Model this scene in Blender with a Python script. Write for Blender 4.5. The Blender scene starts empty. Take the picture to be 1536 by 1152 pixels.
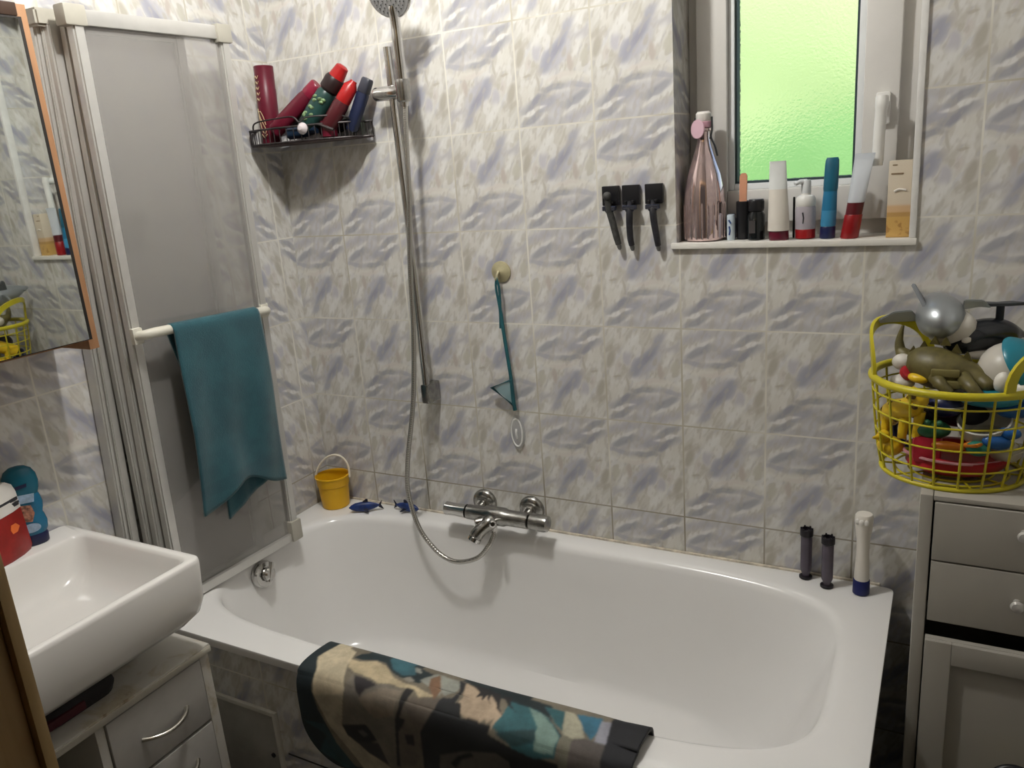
import bpy, bmesh, math, random
from mathutils import Vector, Matrix, Euler
random.seed(7)
PI = math.pi
scene = bpy.context.scene
COL = scene.collection
ZBASE = 1.18            # the scene is measured from one grout line; everything is lifted to floor level at the end

# ------------------------------------------------------------------ shapes
def box(bm, x0, x1, y0, y1, z0, z1, bev=0.0, seg=2):
    t = bmesh.new()
    bmesh.ops.create_cube(t, size=1.0)
    for v in t.verts:
        v.co = Vector(((x0+x1)/2+v.co.x*(x1-x0), (y0+y1)/2+v.co.y*(y1-y0), (z0+z1)/2+v.co.z*(z1-z0)))
    if bev > 0:
        bmesh.ops.bevel(t, geom=list(t.edges), offset=bev, segments=seg, affect='EDGES', profile=0.6)
    merge(bm, t)

def merge(bm, t, mat=None):
    if mat is not None: t.transform(mat)
    me = bpy.data.meshes.new('tmp'); t.to_mesh(me); t.free()
    bm.from_mesh(me); bpy.data.meshes.remove(me)

def loft(bm, rings, cap0=True, cap1=True, closed=True):
    R = [[bm.verts.new(Vector(p)) for p in r] for r in rings]
    n = len(R[0])
    for a, b in zip(R[:-1], R[1:]):
        for i in range(n if closed else n-1):
            j = (i+1) % n
            bm.faces.new((a[i], a[j], b[j], b[i]))
    if cap0: bm.faces.new(list(reversed(R[0])))
    if cap1: bm.faces.new(R[-1])
    return R

def tube(bm, pts, r, seg=10, cap=True, loop=False, flat=1.0, up=None):
    P = [Vector(p) for p in pts]; n = len(P)
    rad = r if isinstance(r, (list, tuple)) else [r]*n
    T = []
    for i in range(n):
        a = P[(i-1) % n] if (loop or i > 0) else P[i]
        b = P[(i+1) % n] if (loop or i < n-1) else P[i]
        T.append((b-a).normalized())
    ref = Vector(up) if up else (Vector((0,0,1)) if abs(T[0].z) < .9 else Vector((1,0,0)))
    N = (ref - T[0]*ref.dot(T[0])).normalized()
    rings = []
    for i in range(n):
        N = (N - T[i]*N.dot(T[i])).normalized()
        B = T[i].cross(N)
        rr = rad[i] if not isinstance(rad[i], tuple) else None
        ra, rb = (rad[i] if rr is None else (rr, rr*flat))
        rings.append([P[i] + N*(ra*math.cos(2*PI*k/seg)) + B*(rb*math.sin(2*PI*k/seg)) for k in range(seg)])
    if loop: rings.append(rings[0]); 
    R = [[bm.verts.new(p) for p in rg] for rg in (rings[:-1] if loop else rings)]
    if loop: R.append(R[0])
    for a, b in zip(R[:-1], R[1:]):
        for i in range(seg):
            j = (i+1) % seg
            bm.faces.new((a[i], a[j], b[j], b[i]))
    if cap and not loop:
        bm.faces.new(list(reversed(R[0]))); bm.faces.new(R[-1])

def smoothpath(pts, n=8, loop=False):
    P = [Vector(p) for p in pts]; out = []
    m = len(P)
    for i in range(m if loop else m-1):
        p0 = P[(i-1) % m] if (loop or i > 0) else P[i]*2-P[i+1]
        p1 = P[i]; p2 = P[(i+1) % m]
        p3 = P[(i+2) % m] if (loop or i+2 < m) else p2*2-p1
        for k in range(n):
            t = k/n
            out.append(0.5*((2*p1)+(p2-p0)*t+(2*p0-5*p1+4*p2-p3)*t*t+(3*p1-p0-3*p2+p3)*t**3))
    if not loop: out.append(P[-1])
    return out

def lathe(bm, prof, c=(0,0,0), axis=(0,0,1), seg=24, sx=1.0, sy=1.0):
    q = Vector((0,0,1)).rotation_difference(Vector(axis).normalized()).to_matrix()
    C = Vector(c)
    rings = []
    for r, z in prof:
        r = max(r, 1e-5)
        rings.append([C + q @ Vector((r*sx*math.cos(2*PI*k/seg), r*sy*math.sin(2*PI*k/seg), z)) for k in range(seg)])
    loft(bm, rings)

def prism(bm, poly, d, origin=(0,0,0), ux=(1,0,0), uy=(0,0,1), bev=0.0):
    O = Vector(origin); X = Vector(ux); Y = Vector(uy); Nn = X.cross(Y).normalized()
    t = bmesh.new()
    a = [t.verts.new(O+X*p[0]+Y*p[1]-Nn*d/2) for p in poly]
    b = [t.verts.new(O+X*p[0]+Y*p[1]+Nn*d/2) for p in poly]
    n = len(poly)
    for i in range(n):
        j = (i+1) % n
        t.faces.new((a[i], a[j], b[j], b[i]))
    t.faces.new(list(reversed(a))); t.faces.new(b)
    bmesh.ops.recalc_face_normals(t, faces=t.faces[:])
    if bev > 0: bmesh.ops.bevel(t, geom=list(t.edges), offset=bev, segments=2, affect='EDGES')
    merge(bm, t)

def ball(bm, c, r, seg=20, sc=(1,1,1), rot=None):
    t = bmesh.new()
    bmesh.ops.create_uvsphere(t, u_segments=seg, v_segments=max(8, seg//2+2), radius=r)
    M = Matrix.Translation(Vector(c)) @ (Euler(rot).to_matrix().to_4x4() if rot else Matrix()) @ Matrix.Diagonal((*sc, 1))
    merge(bm, t, M)

def rrect(x0, x1, y0, y1, r, z, n=6):
    r = min(r, (x1-x0)/2-1e-4, (y1-y0)/2-1e-4)
    out = []
    for cx, cy, a0 in ((x1-r, y1-r, 0), (x0+r, y1-r, PI/2), (x0+r, y0+r, PI), (x1-r, y0+r, 1.5*PI)):
        for k in range(n+1):
            a = a0+PI/2*k/n
            out.append((cx+r*math.cos(a), cy+r*math.sin(a), z))
    return out

# ------------------------------------------------------------------ objects
BASES = {}
def finish(bm, name, mat, angle=38):
    bmesh.ops.recalc_face_normals(bm, faces=bm.faces[:])
    me = bpy.data.meshes.new(name); bm.to_mesh(me); bm.free()
    for p in me.polygons: p.use_smooth = True
    me.set_sharp_from_angle(angle=math.radians(angle))
    me.materials.append(mat)
    return me

def part(name, bm, mat, parent, label=None, angle=38, kind=None):
    """a child mesh; bm is in world coordinates when the thing was made with a base"""
    root = parent
    while root.parent: root = root.parent
    if root.name in BASES: bm.transform(Matrix.Translation(-BASES[root.name]))
    o = bpy.data.objects.new(name, finish(bm, name, mat, angle)); COL.objects.link(o)
    o.parent = parent
    if label: o['label'] = label
    if kind: o['kind'] = kind
    return o

def tag(o, label, cat, group=None):
    o['label'] = label; o['category'] = cat
    if group: o['group'] = group
    return o

def thing(name, label, cat, base=(0,0,0), group=None):
    """Empty at the base; parts are given in world coordinates"""
    o = bpy.data.objects.new(name, None); COL.objects.link(o)
    o.empty_display_size = .03
    o.location = base; BASES[o.name] = Vector(base)
    return tag(o, label, cat, group)

def solo(name, bm, mat, label, cat, base, group=None, angle=38):
    bm.transform(Matrix.Translation(-Vector(base)))
    o = bpy.data.objects.new(name, finish(bm, name, mat, angle)); COL.objects.link(o)
    o.location = base
    return tag(o, label, cat, group)

def struct(name, bm, mat, parent=None, angle=38, uv=False):
    o = bpy.data.objects.new(name, finish(bm, name, mat, angle)); COL.objects.link(o)
    if parent: o.parent = parent
    else: o['kind'] = 'structure'
    if uv: tile_uv(o.data)
    return o

def copy_tree(root, loc, label=None, rotz=None):
    r = root.copy(); COL.objects.link(r); r.location = loc
    if label: r['label'] = label
    if rotz is not None: r.rotation_euler.z = rotz
    for ch in list(root.children):
        c = ch.copy(); COL.objects.link(c); c.parent = r
        for g in list(ch.children):
            d = g.copy(); COL.objects.link(d); d.parent = c
    return r

TW, TH, TX = 0.2, 0.24735, 0.1967
def tile_uv(me):
    l = me.uv_layers.new(name='tile')
    for p in me.polygons:
        n = p.normal
        for li in p.loop_indices:
            c = me.vertices[me.loops[li].vertex_index].co
            if abs(n.x) > max(abs(n.y), abs(n.z)): u, v = (-c.y+.137)/TW+40, c.z/TH
            elif abs(n.y) > abs(n.z): u, v = (c.x-TX)/TW, c.z/TH
            else: u, v = (c.x-TX)/TW, c.y/TH
            l.data[li].uv = (u+20, v+20)

# ------------------------------------------------------------------ materials
class NT:
    def __init__(s, name):
        s.m = bpy.data.materials.new(name); s.m.use_nodes = True
        s.t = s.m.node_tree; s.t.nodes.clear()
        s.out = s.n('ShaderNodeOutputMaterial')
    def n(s, ty, **kw):
        x = s.t.nodes.new(ty)
        for k, v in kw.items(): setattr(x, k, v)
        return x
    def l(s, a, b): s.t.links.new(a, b)
    def set(s, inp, v):
        if hasattr(v, 'is_output'): s.l(v, inp)
        else:
            if isinstance(v, (tuple, list)) and len(v) == 3 and inp.type == 'RGBA': v = (*v, 1)
            inp.default_value = v
    def math(s, op, a, b=0.0, c=None, clamp=False):
        x = s.n('ShaderNodeMath', operation=op, use_clamp=clamp)
        s.set(x.inputs[0], a); s.set(x.inputs[1], b)
        if c is not None: s.set(x.inputs[2], c)
        return x.outputs[0]
    def vm(s, op, a, b=(0,0,0)):
        x = s.n('ShaderNodeVectorMath', operation=op)
        s.set(x.inputs[0], a)
        if op == 'SCALE': s.set(x.inputs['Scale'], b)
        elif op not in ('LENGTH', 'FLOOR', 'FRACTION'): s.set(x.inputs[1], b)
        return x.outputs['Value'] if op in ('LENGTH', 'DOT_PRODUCT') else x.outputs[0]
    def mix(s, f, a, b, blend='MIX'):
        x = s.n('ShaderNodeMix', data_type='RGBA', blend_type=blend)
        s.set(x.inputs[0], f); s.set(x.inputs[6], a); s.set(x.inputs[7], b)
        return x.outputs[2]
    def smooth(s, v, a, b, lo=0.0, hi=1.0):
        x = s.n('ShaderNodeMapRange', interpolation_type='SMOOTHSTEP')
        s.set(x.inputs[0], v); s.set(x.inputs[1], a); s.set(x.inputs[2], b); s.set(x.inputs[3], lo); s.set(x.inputs[4], hi)
        return x.outputs[0]
    def noise(s, vec, scale, detail=2.0, rough=.5, dist=0.0):
        x = s.n('ShaderNodeTexNoise'); s.set(x.inputs['Scale'], scale); s.set(x.inputs['Detail'], detail)
        s.set(x.inputs['Roughness'], rough); s.set(x.inputs['Distortion'], dist)
        if vec is not None: s.l(vec, x.inputs['Vector'])
        return x
    def objc(s): return s.n('ShaderNodeTexCoord').outputs['Object']
    def bsdf(s, **kw):
        x = s.n('ShaderNodeBsdfPrincipled')
        for k, v in kw.items(): s.set(x.inputs[k], v)
        s.l(x.outputs[0], s.out.inputs[0]); return x
    def bump(s, h, strength=.3, dist=.002):
        x = s.n('ShaderNodeBump'); s.set(x.inputs['Strength'], strength); s.set(x.inputs['Distance'], dist); s.l(h, x.inputs['Height'])
        return x.outputs[0]

_mc = {}
def M(name, col, rough=.45, metal=0.0, var=.06, scale=18, bump=0.0, bscale=200, spec=.5, trans=0.0, coat=0.0, alpha=1.0, ior=1.45, sss=0.0):
    if name in _mc: return _mc[name]
    k = NT(name)
    oc = k.objc()
    nz = k.noise(oc, scale, 4, .6).outputs[0]
    f = k.smooth(nz, .3, .7)
    c1 = tuple(max(0, c*(1-var)) for c in col); c2 = tuple(min(1, c*(1+var)) for c in col)
    c = k.mix(f, c1, c2)
    b = k.bsdf(**{'Base Color': c, 'Roughness': rough, 'Metallic': metal, 'Specular IOR Level': spec, 'IOR': ior})
    if trans: b.inputs['Transmission Weight'].default_value = trans
    if coat: b.inputs['Coat Weight'].default_value = coat
    if alpha < 1: b.inputs['Alpha'].default_value = alpha
    if bump: k.l(k.bump(k.noise(oc, bscale, 3).outputs[0], bump, .001), b.inputs['Normal'])
    _mc[name] = k.m
    return k.m

def tile_material(name, gloss=.2):
    k = NT(name)
    uv = k.n('ShaderNodeUVMap', uv_map='tile').outputs[0]
    cell = k.vm('FLOOR', uv)
    fr = k.vm('FRACTION', uv)
    wn = k.n('ShaderNodeTexWhiteNoise', noise_dimensions='3D'); k.l(cell, wn.inputs[0])
    flip = k.math('GREATER_THAN', wn.outputs[0], .5)
    inv = k.vm('SUBTRACT', (1,1,0), fr)
    mx = k.n('ShaderNodeMix', data_type='VECTOR'); k.l(flip, mx.inputs[0]); k.l(fr, mx.inputs[4]); k.l(inv, mx.inputs[5])
    p0 = mx.outputs[1]
    wob = k.noise(p0, 4.6, 1.6, .5).outputs[1]
    wob = k.vm('SCALE', k.vm('SUBTRACT', wob, (.5,.5,.5)), .10)
    p = k.vm('MULTIPLY', k.vm('ADD', p0, wob), (1,1,0))
    def stroke(cx, cy, deg, lx, ly, soft=.42):
        mp = k.n('ShaderNodeMapping', vector_type='TEXTURE'); k.l(p, mp.inputs[0])
        mp.inputs[1].default_value = (cx, cy, 0); mp.inputs[2].default_value = (0, 0, math.radians(deg)); mp.inputs[3].default_value = (lx, ly, 1)
        return k.smooth(k.vm('LENGTH', mp.outputs[0]), 1.15, soft)
    ground = (.66,.65,.605); blue = (.405,.405,.465); dark = (.305,.307,.36); beige = (.47,.44,.375); white = (.78,.775,.75); pink = (.64,.58,.545)
    n1 = k.noise(p0, 2.6, 3, .5).outputs[0]
    c = k.mix(k.smooth(n1, .35, .68), ground, (.62,.60,.545))
    st = k.n('ShaderNodeMapping', vector_type='TEXTURE'); k.l(p0, st.inputs[0])
    st.inputs[2].default_value = (0,0,math.radians(50)); st.inputs[3].default_value = (.26,.10,1)
    n2 = k.noise(st.outputs[0], 1.0, 1.2, .5).outputs[0]
    c = k.mix(k.math('MULTIPLY', k.smooth(n2, .50, .68), .42), c, beige)
    c = k.mix(k.math('MULTIPLY', k.smooth(n2, .44, .26), .6), c, white)
    L = [  # cx, cy, angle, half length, half width, colour, strength
        (.60,.22,10,.36,.10,blue,.42), (.50,.045,4,.42,.055,blue,.45), (.82,.075,10,.20,.07,(.47,.465,.53),.5), (.48,.12,30,.12,.06,(.60,.60,.63),.6),
        (.49,.345,2,.21,.040,dark,.7), (.84,.345,-3,.22,.040,blue,.65),
        (.49,.57,14,.19,.075,blue,.8), (.62,.66,42,.30,.11,(.54,.54,.57),.75), (.54,.69,43,.31,.085,blue,1.0), (.53,.67,44,.25,.042,dark,.5), (.42,.60,35,.12,.07,blue,.7), (.71,.86,42,.16,.07,blue,.75),
        (.31,.69,75,.09,.075,(.52,.51,.555),.8),
        (.23,.225,25,.25,.060,dark,.8), (.20,.085,22,.24,.052,dark,.7), (.40,.22,14,.18,.055,blue,.7),
        (.82,.225,30,.20,.052,dark,.65), (.70,.19,40,.09,.045,dark,.4),
        (.075,.66,68,.13,.055,beige,.95), (.06,.76,20,.08,.035,beige,.7), (.73,.55,98,.12,.045,(.53,.475,.43),.9), (.66,.66,60,.07,.035,beige,.6), (.155,.485,2,.07,.018,(.47,.43,.36),.7),
        (.91,.61,55,.09,.06,(.56,.545,.47),.8), (.90,.79,25,.12,.055,(.50,.49,.51),.75), (.96,.93,60,.08,.05,beige,.5),
        (.295,.42,95,.10,.022,beige,.6), (.12,.30,65,.16,.10,(.70,.685,.63),.8), (.68,.43,1,.36,.042,(.72,.70,.64),.85),
        (.36,.84,62,.14,.07,white,.7), (.84,.70,50,.12,.05,white,.6), (.20,.88,70,.10,.09,(.71,.69,.64),.7), (.18,.60,80,.09,.05,pink,.5), (.60,.44,3,.2,.03,pink,.4),
        (.21,.150,14,.19,.022,white,.95), (.73,.140,18,.12,.016,white,.6), (.52,.13,70,.07,.045,(.55,.55,.60),.5)]
    def blot(seed, deg, lx, ly, lo, hi):
        mp = k.n('ShaderNodeMapping', vector_type='TEXTURE'); k.l(p0, mp.inputs[0])
        mp.inputs[1].default_value = (seed, seed*1.7, 0); mp.inputs[2].default_value = (0, 0, math.radians(deg)); mp.inputs[3].default_value = (lx, ly, 1)
        return k.smooth(k.noise(mp.outputs[0], 1.0, 1.5, .5).outputs[0], lo, hi)
    c = k.mix(k.math('MULTIPLY', blot(3.3, 62, .15, .075, .56, .64), .55), c, (.50,.475,.40))
    c = k.mix(k.math('MULTIPLY', blot(7.9, 46, .22, .09, .55, .64), .4), c, (.52,.52,.56))
    c = k.mix(k.math('MULTIPLY', blot(17.4, 55, .22, .11, .52, .60), .55), c, white)
    for cx, cy, a, lx, ly, col, s in L:
        c = k.mix(k.math('MULTIPLY', stroke(cx, cy, a, lx, ly), s), c, col)
    c = k.mix(k.math('MULTIPLY', blot(12.1, 60, .16, .08, .55, .63), .45), c, (.50,.47,.42))
    c = k.mix(1.0, c, (.97,.97,.97), 'MULTIPLY')
    # grout
    sep = k.n('ShaderNodeSeparateXYZ'); k.l(fr, sep.inputs[0])
    def edge(v, w): return k.math('GREATER_THAN', k.math('ABSOLUTE', k.math('SUBTRACT', v, .5)), .5-w)
    g = k.math('MAXIMUM', edge(sep.outputs[0], .010), edge(sep.outputs[1], .0075))
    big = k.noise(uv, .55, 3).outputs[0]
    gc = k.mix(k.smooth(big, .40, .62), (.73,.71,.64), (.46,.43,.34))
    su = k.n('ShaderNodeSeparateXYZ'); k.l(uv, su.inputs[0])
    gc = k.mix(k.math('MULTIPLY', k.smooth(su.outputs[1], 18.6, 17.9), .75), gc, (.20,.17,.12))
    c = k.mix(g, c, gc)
    b = k.bsdf(**{'Base Color': c, 'Roughness': k.mix(g, (gloss,)*3, (.8,)*3), 'Specular IOR Level': .45})
    k.l(k.bump(k.math('SUBTRACT', 1.0, g), .35, .0015), b.inputs['Normal'])
    return k.m

TILE = tile_material('marbled_tile')
WHITE_ENAMEL = M('white_enamel', (.83,.82,.80), .16, var=.015, scale=3, spec=.5)
CERAMIC = M('white_ceramic', (.80,.78,.745), .12, var=.015, scale=3)
CHROME = M('chrome', (.62,.61,.59), .14, 1.0, var=.04)
CHROME_DULL = M('limescaled_chrome', (.35,.345,.325), .24, 1.0, var=.2, scale=60)
ALU = M('brushed_aluminium', (.62,.61,.58), .30, .55, var=.02, scale=30)
GREYPL = M('grey_beige_plastic', (.42,.40,.34), .45, var=.04)
WHITEPL = M('white_plastic', (.74,.73,.69), .35, var=.03)
PVC = M('window_pvc', (.70,.68,.64), .35, var=.02)
BLACKPL = M('black_plastic', (.012,.012,.014), .35, var=.1)

LX, LY, LZ, LE, SUNE, SKYS, EXPO = 0.76, -.73, 1.33, 40.0, 2.7, .3, 0.0
# ================================================================== THE ROOM
ZF, ZC = -1.18, 1.42
XR = 2.10; YF = -1.506; YB = .30
ZR = -.596                 # bath rim
bm = bmesh.new()           # back wall with the window recess cut through
WX0, WX1, WZ0, WZ1 = 1.19, 1.682, .205, 1.06
box(bm, -.1, WX0, 0, YB, ZF, ZC); box(bm, WX1, XR+.1, 0, YB, ZF, ZC)
box(bm, WX0, WX1, 0, YB, ZF, WZ0-.012); box(bm, WX0, WX1, 0, YB, WZ1, ZC)
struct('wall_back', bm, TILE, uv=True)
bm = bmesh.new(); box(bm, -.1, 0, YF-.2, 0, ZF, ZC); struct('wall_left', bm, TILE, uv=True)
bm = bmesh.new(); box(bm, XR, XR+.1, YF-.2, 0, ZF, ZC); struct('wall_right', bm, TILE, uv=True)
PAINT = M('wall_paint', (.16,.145,.125), .7, var=.03)
CEIL = M('ceiling_paint', (.60,.59,.57), .8, var=.02)
bm = bmesh.new()
box(bm, 0, .97, YF-.16, YF, ZF, ZC); box(bm, 1.96, XR, YF-.16, YF, ZF, ZC); box(bm, .97, 1.96, YF-.16, YF, .90, ZC)
struct('wall_front', bm, PAINT)
bm = bmesh.new(); box(bm, -.1, XR+.1, YF-.16, .0, ZC, ZC+.1); struct('ceiling', bm, CEIL)
def floor_material():
    k = NT('floor_tile')
    oc = k.objc()
    b = k.n('ShaderNodeTexBrick'); k.l(oc, b.inputs['Vector']); b.offset = 0
    for i, v in (('Scale', 1.0), ('Mortar Size', .004), ('Brick Width', .3), ('Row Height', .3)): b.inputs[i].default_value = v
    b.inputs['Color1'].default_value = (.16,.15,.14,1); b.inputs['Color2'].default_value = (.19,.18,.165,1); b.inputs['Mortar'].default_value = (.10,.095,.085,1)
    k.bsdf(**{'Base Color': k.mix(.35, b.outputs[0], k.noise(oc, 9, 5).outputs[1], 'MULTIPLY'), 'Roughness': .4}); return k.m
bm = bmesh.new(); box(bm, -.1, XR+.1, YF-.16, YB, ZF-.1, ZF); struct('floor', bm, floor_material())
# hallway behind the camera
bm = bmesh.new()
box(bm, .4, .5, -3.3, YF-.16, ZF, ZC); box(bm, 2.5, 2.6, -3.3, YF-.16, ZF, ZC); box(bm, .4, 2.6, -3.4, -3.3, ZF, ZC)
box(bm, .5, .97, YF-.21, YF-.16, ZF, ZC); box(bm, 1.96, 2.5, YF-.21, YF-.16, ZF, ZC); box(bm, .97, 1.96, YF-.21, YF-.16, .90, ZC)
struct('wall_hall', bm, PAINT)
bm = bmesh.new(); box(bm, .4, 2.6, -3.4, YF-.16, ZC, ZC+.1); struct('ceiling_hall', bm, CEIL)
bm = bmesh.new(); box(bm, .4, 2.6, -3.4, YF-.16, ZF-.1, ZF); struct('floor_hall', bm, M('hall_floor', (.22,.15,.09), .4))

def wood(name, c1, c2, rough=.4, sc=(3,3,.35), dist=1.2):
    k = NT(name); oc = k.objc()
    mp = k.n('ShaderNodeMapping'); k.l(oc, mp.inputs[0]); mp.inputs[3].default_value = sc
    a = k.noise(mp.outputs[0], 9, 5, .6, dist).outputs[0]
    k.bsdf(**{'Base Color': k.mix(k.smooth(a, .3, .7), c1, c2), 'Roughness': rough}); return k.m
DOORWOOD = wood('door_frame_wood', (.25,.15,.052), (.30,.185,.07), .42)
bm = bmesh.new()           # door lining and its stop
box(bm, .97, 1.0, YF-.215, YF, ZF, .90, .002); box(bm, 1.93, 1.96, YF-.215, YF, ZF, .90, .002); box(bm, .97, 1.96, YF-.215, YF, .87, .90, .002)
door = struct('door_1', bm, DOORWOOD)
bm = bmesh.new()
box(bm, .90, 1.010, YF, YF+.012, ZF, .97, .003); box(bm, 1.926, 2.03, YF, YF+.012, ZF, .97, .003); box(bm, 1.010, 1.926, YF, YF+.012, .866, .97, .003)
struct('architrave', bm, wood('architrave_wood', (.36,.24,.095), (.42,.29,.13), .4), door)

# ------------------------------------------------------------------ window
bm = bmesh.new()
FY = .125
def ring(bm, x0, x1, z0, z1, w, y0, y1, bev=.003, wb=None):
    wb = wb or w
    box(bm, x0, x0+w, y0, y1, z0, z1, bev); box(bm, x1-w, x1, y0, y1, z0, z1, bev)
    box(bm, x0+w, x1-w, y0, y1, z0, z0+wb, bev); box(bm, x0+w, x1-w, y0, y1, z1-w, z1, bev)
ring(bm, WX0, WX1, WZ0-.01, WZ1, .045, FY, FY+.07)
win = struct('window_1', bm, PVC)
bm = bmesh.new(); SX0, SX1, SZ0, SZ1 = 1.213, 1.642, .238, 1.03
ring(bm, SX0, SX1, SZ0, SZ1, .070, FY-.022, FY+.05, .005, .075)
struct('sash', bm, PVC, win)
GX0, GX1, GZ0, GZ1 = SX0+.070, SX1-.070, SZ0+.075, SZ1-.070
bm = bmesh.new(); ring(bm, GX0, GX1, GZ0, GZ1, .014, FY-.008, FY+.04, .003); struct('glazing_bead', bm, M('glazing_bead_white', (.80,.82,.82), .3, var=.02), win)
bm = bmesh.new(); ring(bm, GX0+.014, GX1-.014, GZ0+.014, GZ1-.014, .005, FY-.001, FY+.03, 0); struct('gasket', bm, M('dark_gasket', (.03,.05,.055), .6), win)
def frosted():
    k = NT('frosted_pane'); oc = k.objc()
    b = k.bsdf(**{'Base Color': (.96,.98,.96), 'Roughness': .2, 'Transmission Weight': 1.0, 'IOR': 1.25, 'Specular IOR Level': .3})
    k.l(k.bump(k.noise(oc, 230, 2).outputs[0], .5, .002), b.inputs['Normal']); return k.m
bm = bmesh.new(); box(bm, GX0+.014, GX1-.014, FY+.008, FY+.012, GZ0+.014, GZ1-.014); struct('pane', bm, frosted(), win)
bm = bmesh.new()           # window handle turned down on the right sash
hx = 1.612
box(bm, hx-.014, hx+.014, FY-.034, FY-.020, .435, .50, .004)
lathe(bm, [(.012,0),(.012,.030)], (hx, FY-.032, .476), (0,-1,0), 16)
tube(bm, smoothpath([(hx,FY-.062,.490),(hx,FY-.066,.47),(hx-.002,FY-.066,.42),(hx-.003,FY-.066,.352)], 6), [.0125]*7+[.0115]*11+[.010], 12)
struct('handle', bm, WHITEPL, win)
bm = bmesh.new(); box(bm, WX0, WX1, -.008, FY, WZ0-.012, WZ0, .002); box(bm, WX0-.012, WX1+.012, -.010, .006, WZ0-.013, WZ0+.001, .003)
struct('trim_1', bm, M('sill_white', (.78,.76,.70), .3, var=.03))
bm = bmesh.new(); box(bm, WX1-.003, WX1+.010, -.006, .02, WZ0+.001, WZ1, .003); struct('trim_2', bm, M('edge_trim_white', (.74,.73,.70), .35))
bm = bmesh.new(); box(bm, .012, 1.66, -.0075, -.0005, ZR-.002, ZR+.004, .001); struct('trim_3', bm, M('silicone_joint', (.60,.54,.44), .5, var=.35, scale=22))

# ------------------------------------------------------------------ garden outside the frosted pane
def leafy(name, c1, c2, c3):
    k = NT(name); oc = k.objc()
    a = k.noise(oc, 2.3, 3, .6).outputs[0]; b = k.noise(oc, 11, 3, .6).outputs[0]
    c = k.mix(k.smooth(a, .35, .65), c1, c2); c = k.mix(k.math('MULTIPLY', k.smooth(b, .5, .7), .7), c, c3)
    k.bsdf(**{'Base Color': c, 'Roughness': .7}); return k.m
def bush(bm, c, r, sc, seed, n=46):
    rnd = random.Random(seed); t = bmesh.new()
    bmesh.ops.create_icosphere(t, subdivisions=5, radius=1)
    dirs = [Vector((rnd.uniform(-1,1), rnd.uniform(-1,1), rnd.uniform(-1,1))).normalized() for _ in range(n)]
    for v in t.verts:
        d = v.co.normalized(); h = max((d.dot(q) for q in dirs))
        v.co = Vector(c)+Vector((d.x*sc[0], d.y*sc[1], d.z*sc[2]))*r*(.78+.22*max(0, (h-.82)/.18))
    merge(bm, t)
bm = bmesh.new(); bush(bm, (0,0,0), 1, (1.5,.7,.95), 3)
o = solo('hedge', bm, leafy('hedge_leaves', (.16,.36,.09), (.24,.46,.13), (.40,.58,.24)), 'dense green hedge seen blurred through the frosted window pane', 'hedge', (0,0,0)); o.location = (1.55, 3.2, -.32)
bm = bmesh.new(); bush(bm, (0,0,0), 1, (2.6,1.2,2.2), 5, 70)
o = solo('tree', bm, leafy('tree_leaves', (.48,.62,.25), (.62,.74,.33), (.78,.84,.50)), 'pale yellow-green tree behind the hedge outside the frosted window', 'tree', (0,0,0)); o.location = (.75, 6.6, .9)
bm = bmesh.new(); box(bm, -4, 7, YB+.2, 14, ZF-.3, ZF-.25)
o = struct('ground_garden', bm, leafy('lawn', (.09,.25,.02), (.13,.33,.04), (.2,.4,.06)))

# ================================================================== BATH
bm = bmesh.new()
def sup(t, a0, a1, b, cx, cy, n, z):
    c, s = math.cos(t), math.sin(t)
    return (cx + (a1 if c > 0 else a0)*math.copysign(abs(c)**(2/n), c), cy + b*math.copysign(abs(s)**(2/n), s), z)
NB = 128
ts = [2*PI*i/NB for i in range(NB)]
def outer(z, ins=0):
    out = []
    for t in ts:                       # square ring sampled with the same angles
        c, s = math.cos(t), math.sin(t); n = 70
        out.append((.848+(.843-ins)*math.copysign(abs(c)**(2/n), c), -.389+(.383-ins)*math.copysign(abs(s)**(2/n), s), z))
    return out
rings = [outer(ZR-.024, .003), outer(ZR-.004), outer(ZR-.001, .001), outer(ZR, .004)]
CX, CY, A0, A1, B = .85, -.378, .765, .757, .312
for ins, dz in ((-.016,0), (-.008,-.0012), (0,-.005), (.006,-.012), (.010,-.022)):
    rings.append([sup(t, A0-ins, A1-ins, B-ins, CX, CY, 4.6, ZR+dz) for t in ts])
DEP = .405
for f in (.12,.25,.4,.55,.7,.8,.88,.94,.98,1.0):
    q = 1-(1-f)**.5 if f > .55 else f*.6
    w = 1-math.cos(min(1, f)*PI/2)
    l = .010+.085*f+.09*max(0, (f-.7)/.3)**2; r = .012+.26*f+.10*max(0,(f-.7)/.3)**2; b = .010+.05*f+.09*max(0,(f-.7)/.3)**2
    z = ZR-.022-(DEP-.022)*math.sin(min(1, f)*PI/2)**.9
    rings.append([sup(t, A0-l, A1-r, B-b, CX, CY, 4.4-1.2*f, z) for t in ts])
loft(bm, rings, cap0=False, cap1=True)
bath = thing('bathtub', 'white built-in bathtub with rounded basin along the tiled back wall', 'bathtub', (.85,-.39,ZF))
part('tub', bm, WHITE_ENAMEL, bath, angle=32)
bm = bmesh.new()       # overflow: round chrome rosette with a turn bar
oc_ = Vector((.107,-.425,-.648)); ax = Vector((1,.02,.18)).normalized()
lathe(bm, [(.039,-.004),(.039,.004),(.034,.011),(.022,.013),(.022,.008)], oc_, ax, 28)
ov = part('overflow_cover', bm, CHROME, bath)
bm = bmesh.new(); lathe(bm, [(.019,.006),(.019,.028),(.014,.032)], oc_, ax, 20)
u1 = Vector((-.12,.45,.88)).normalized(); 
tube(bm, [oc_+ax*.026-u1*.02, oc_+ax*.028+u1*.034], .0075, 10)
part('turn_knob', bm, CHROME, ov)

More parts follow.
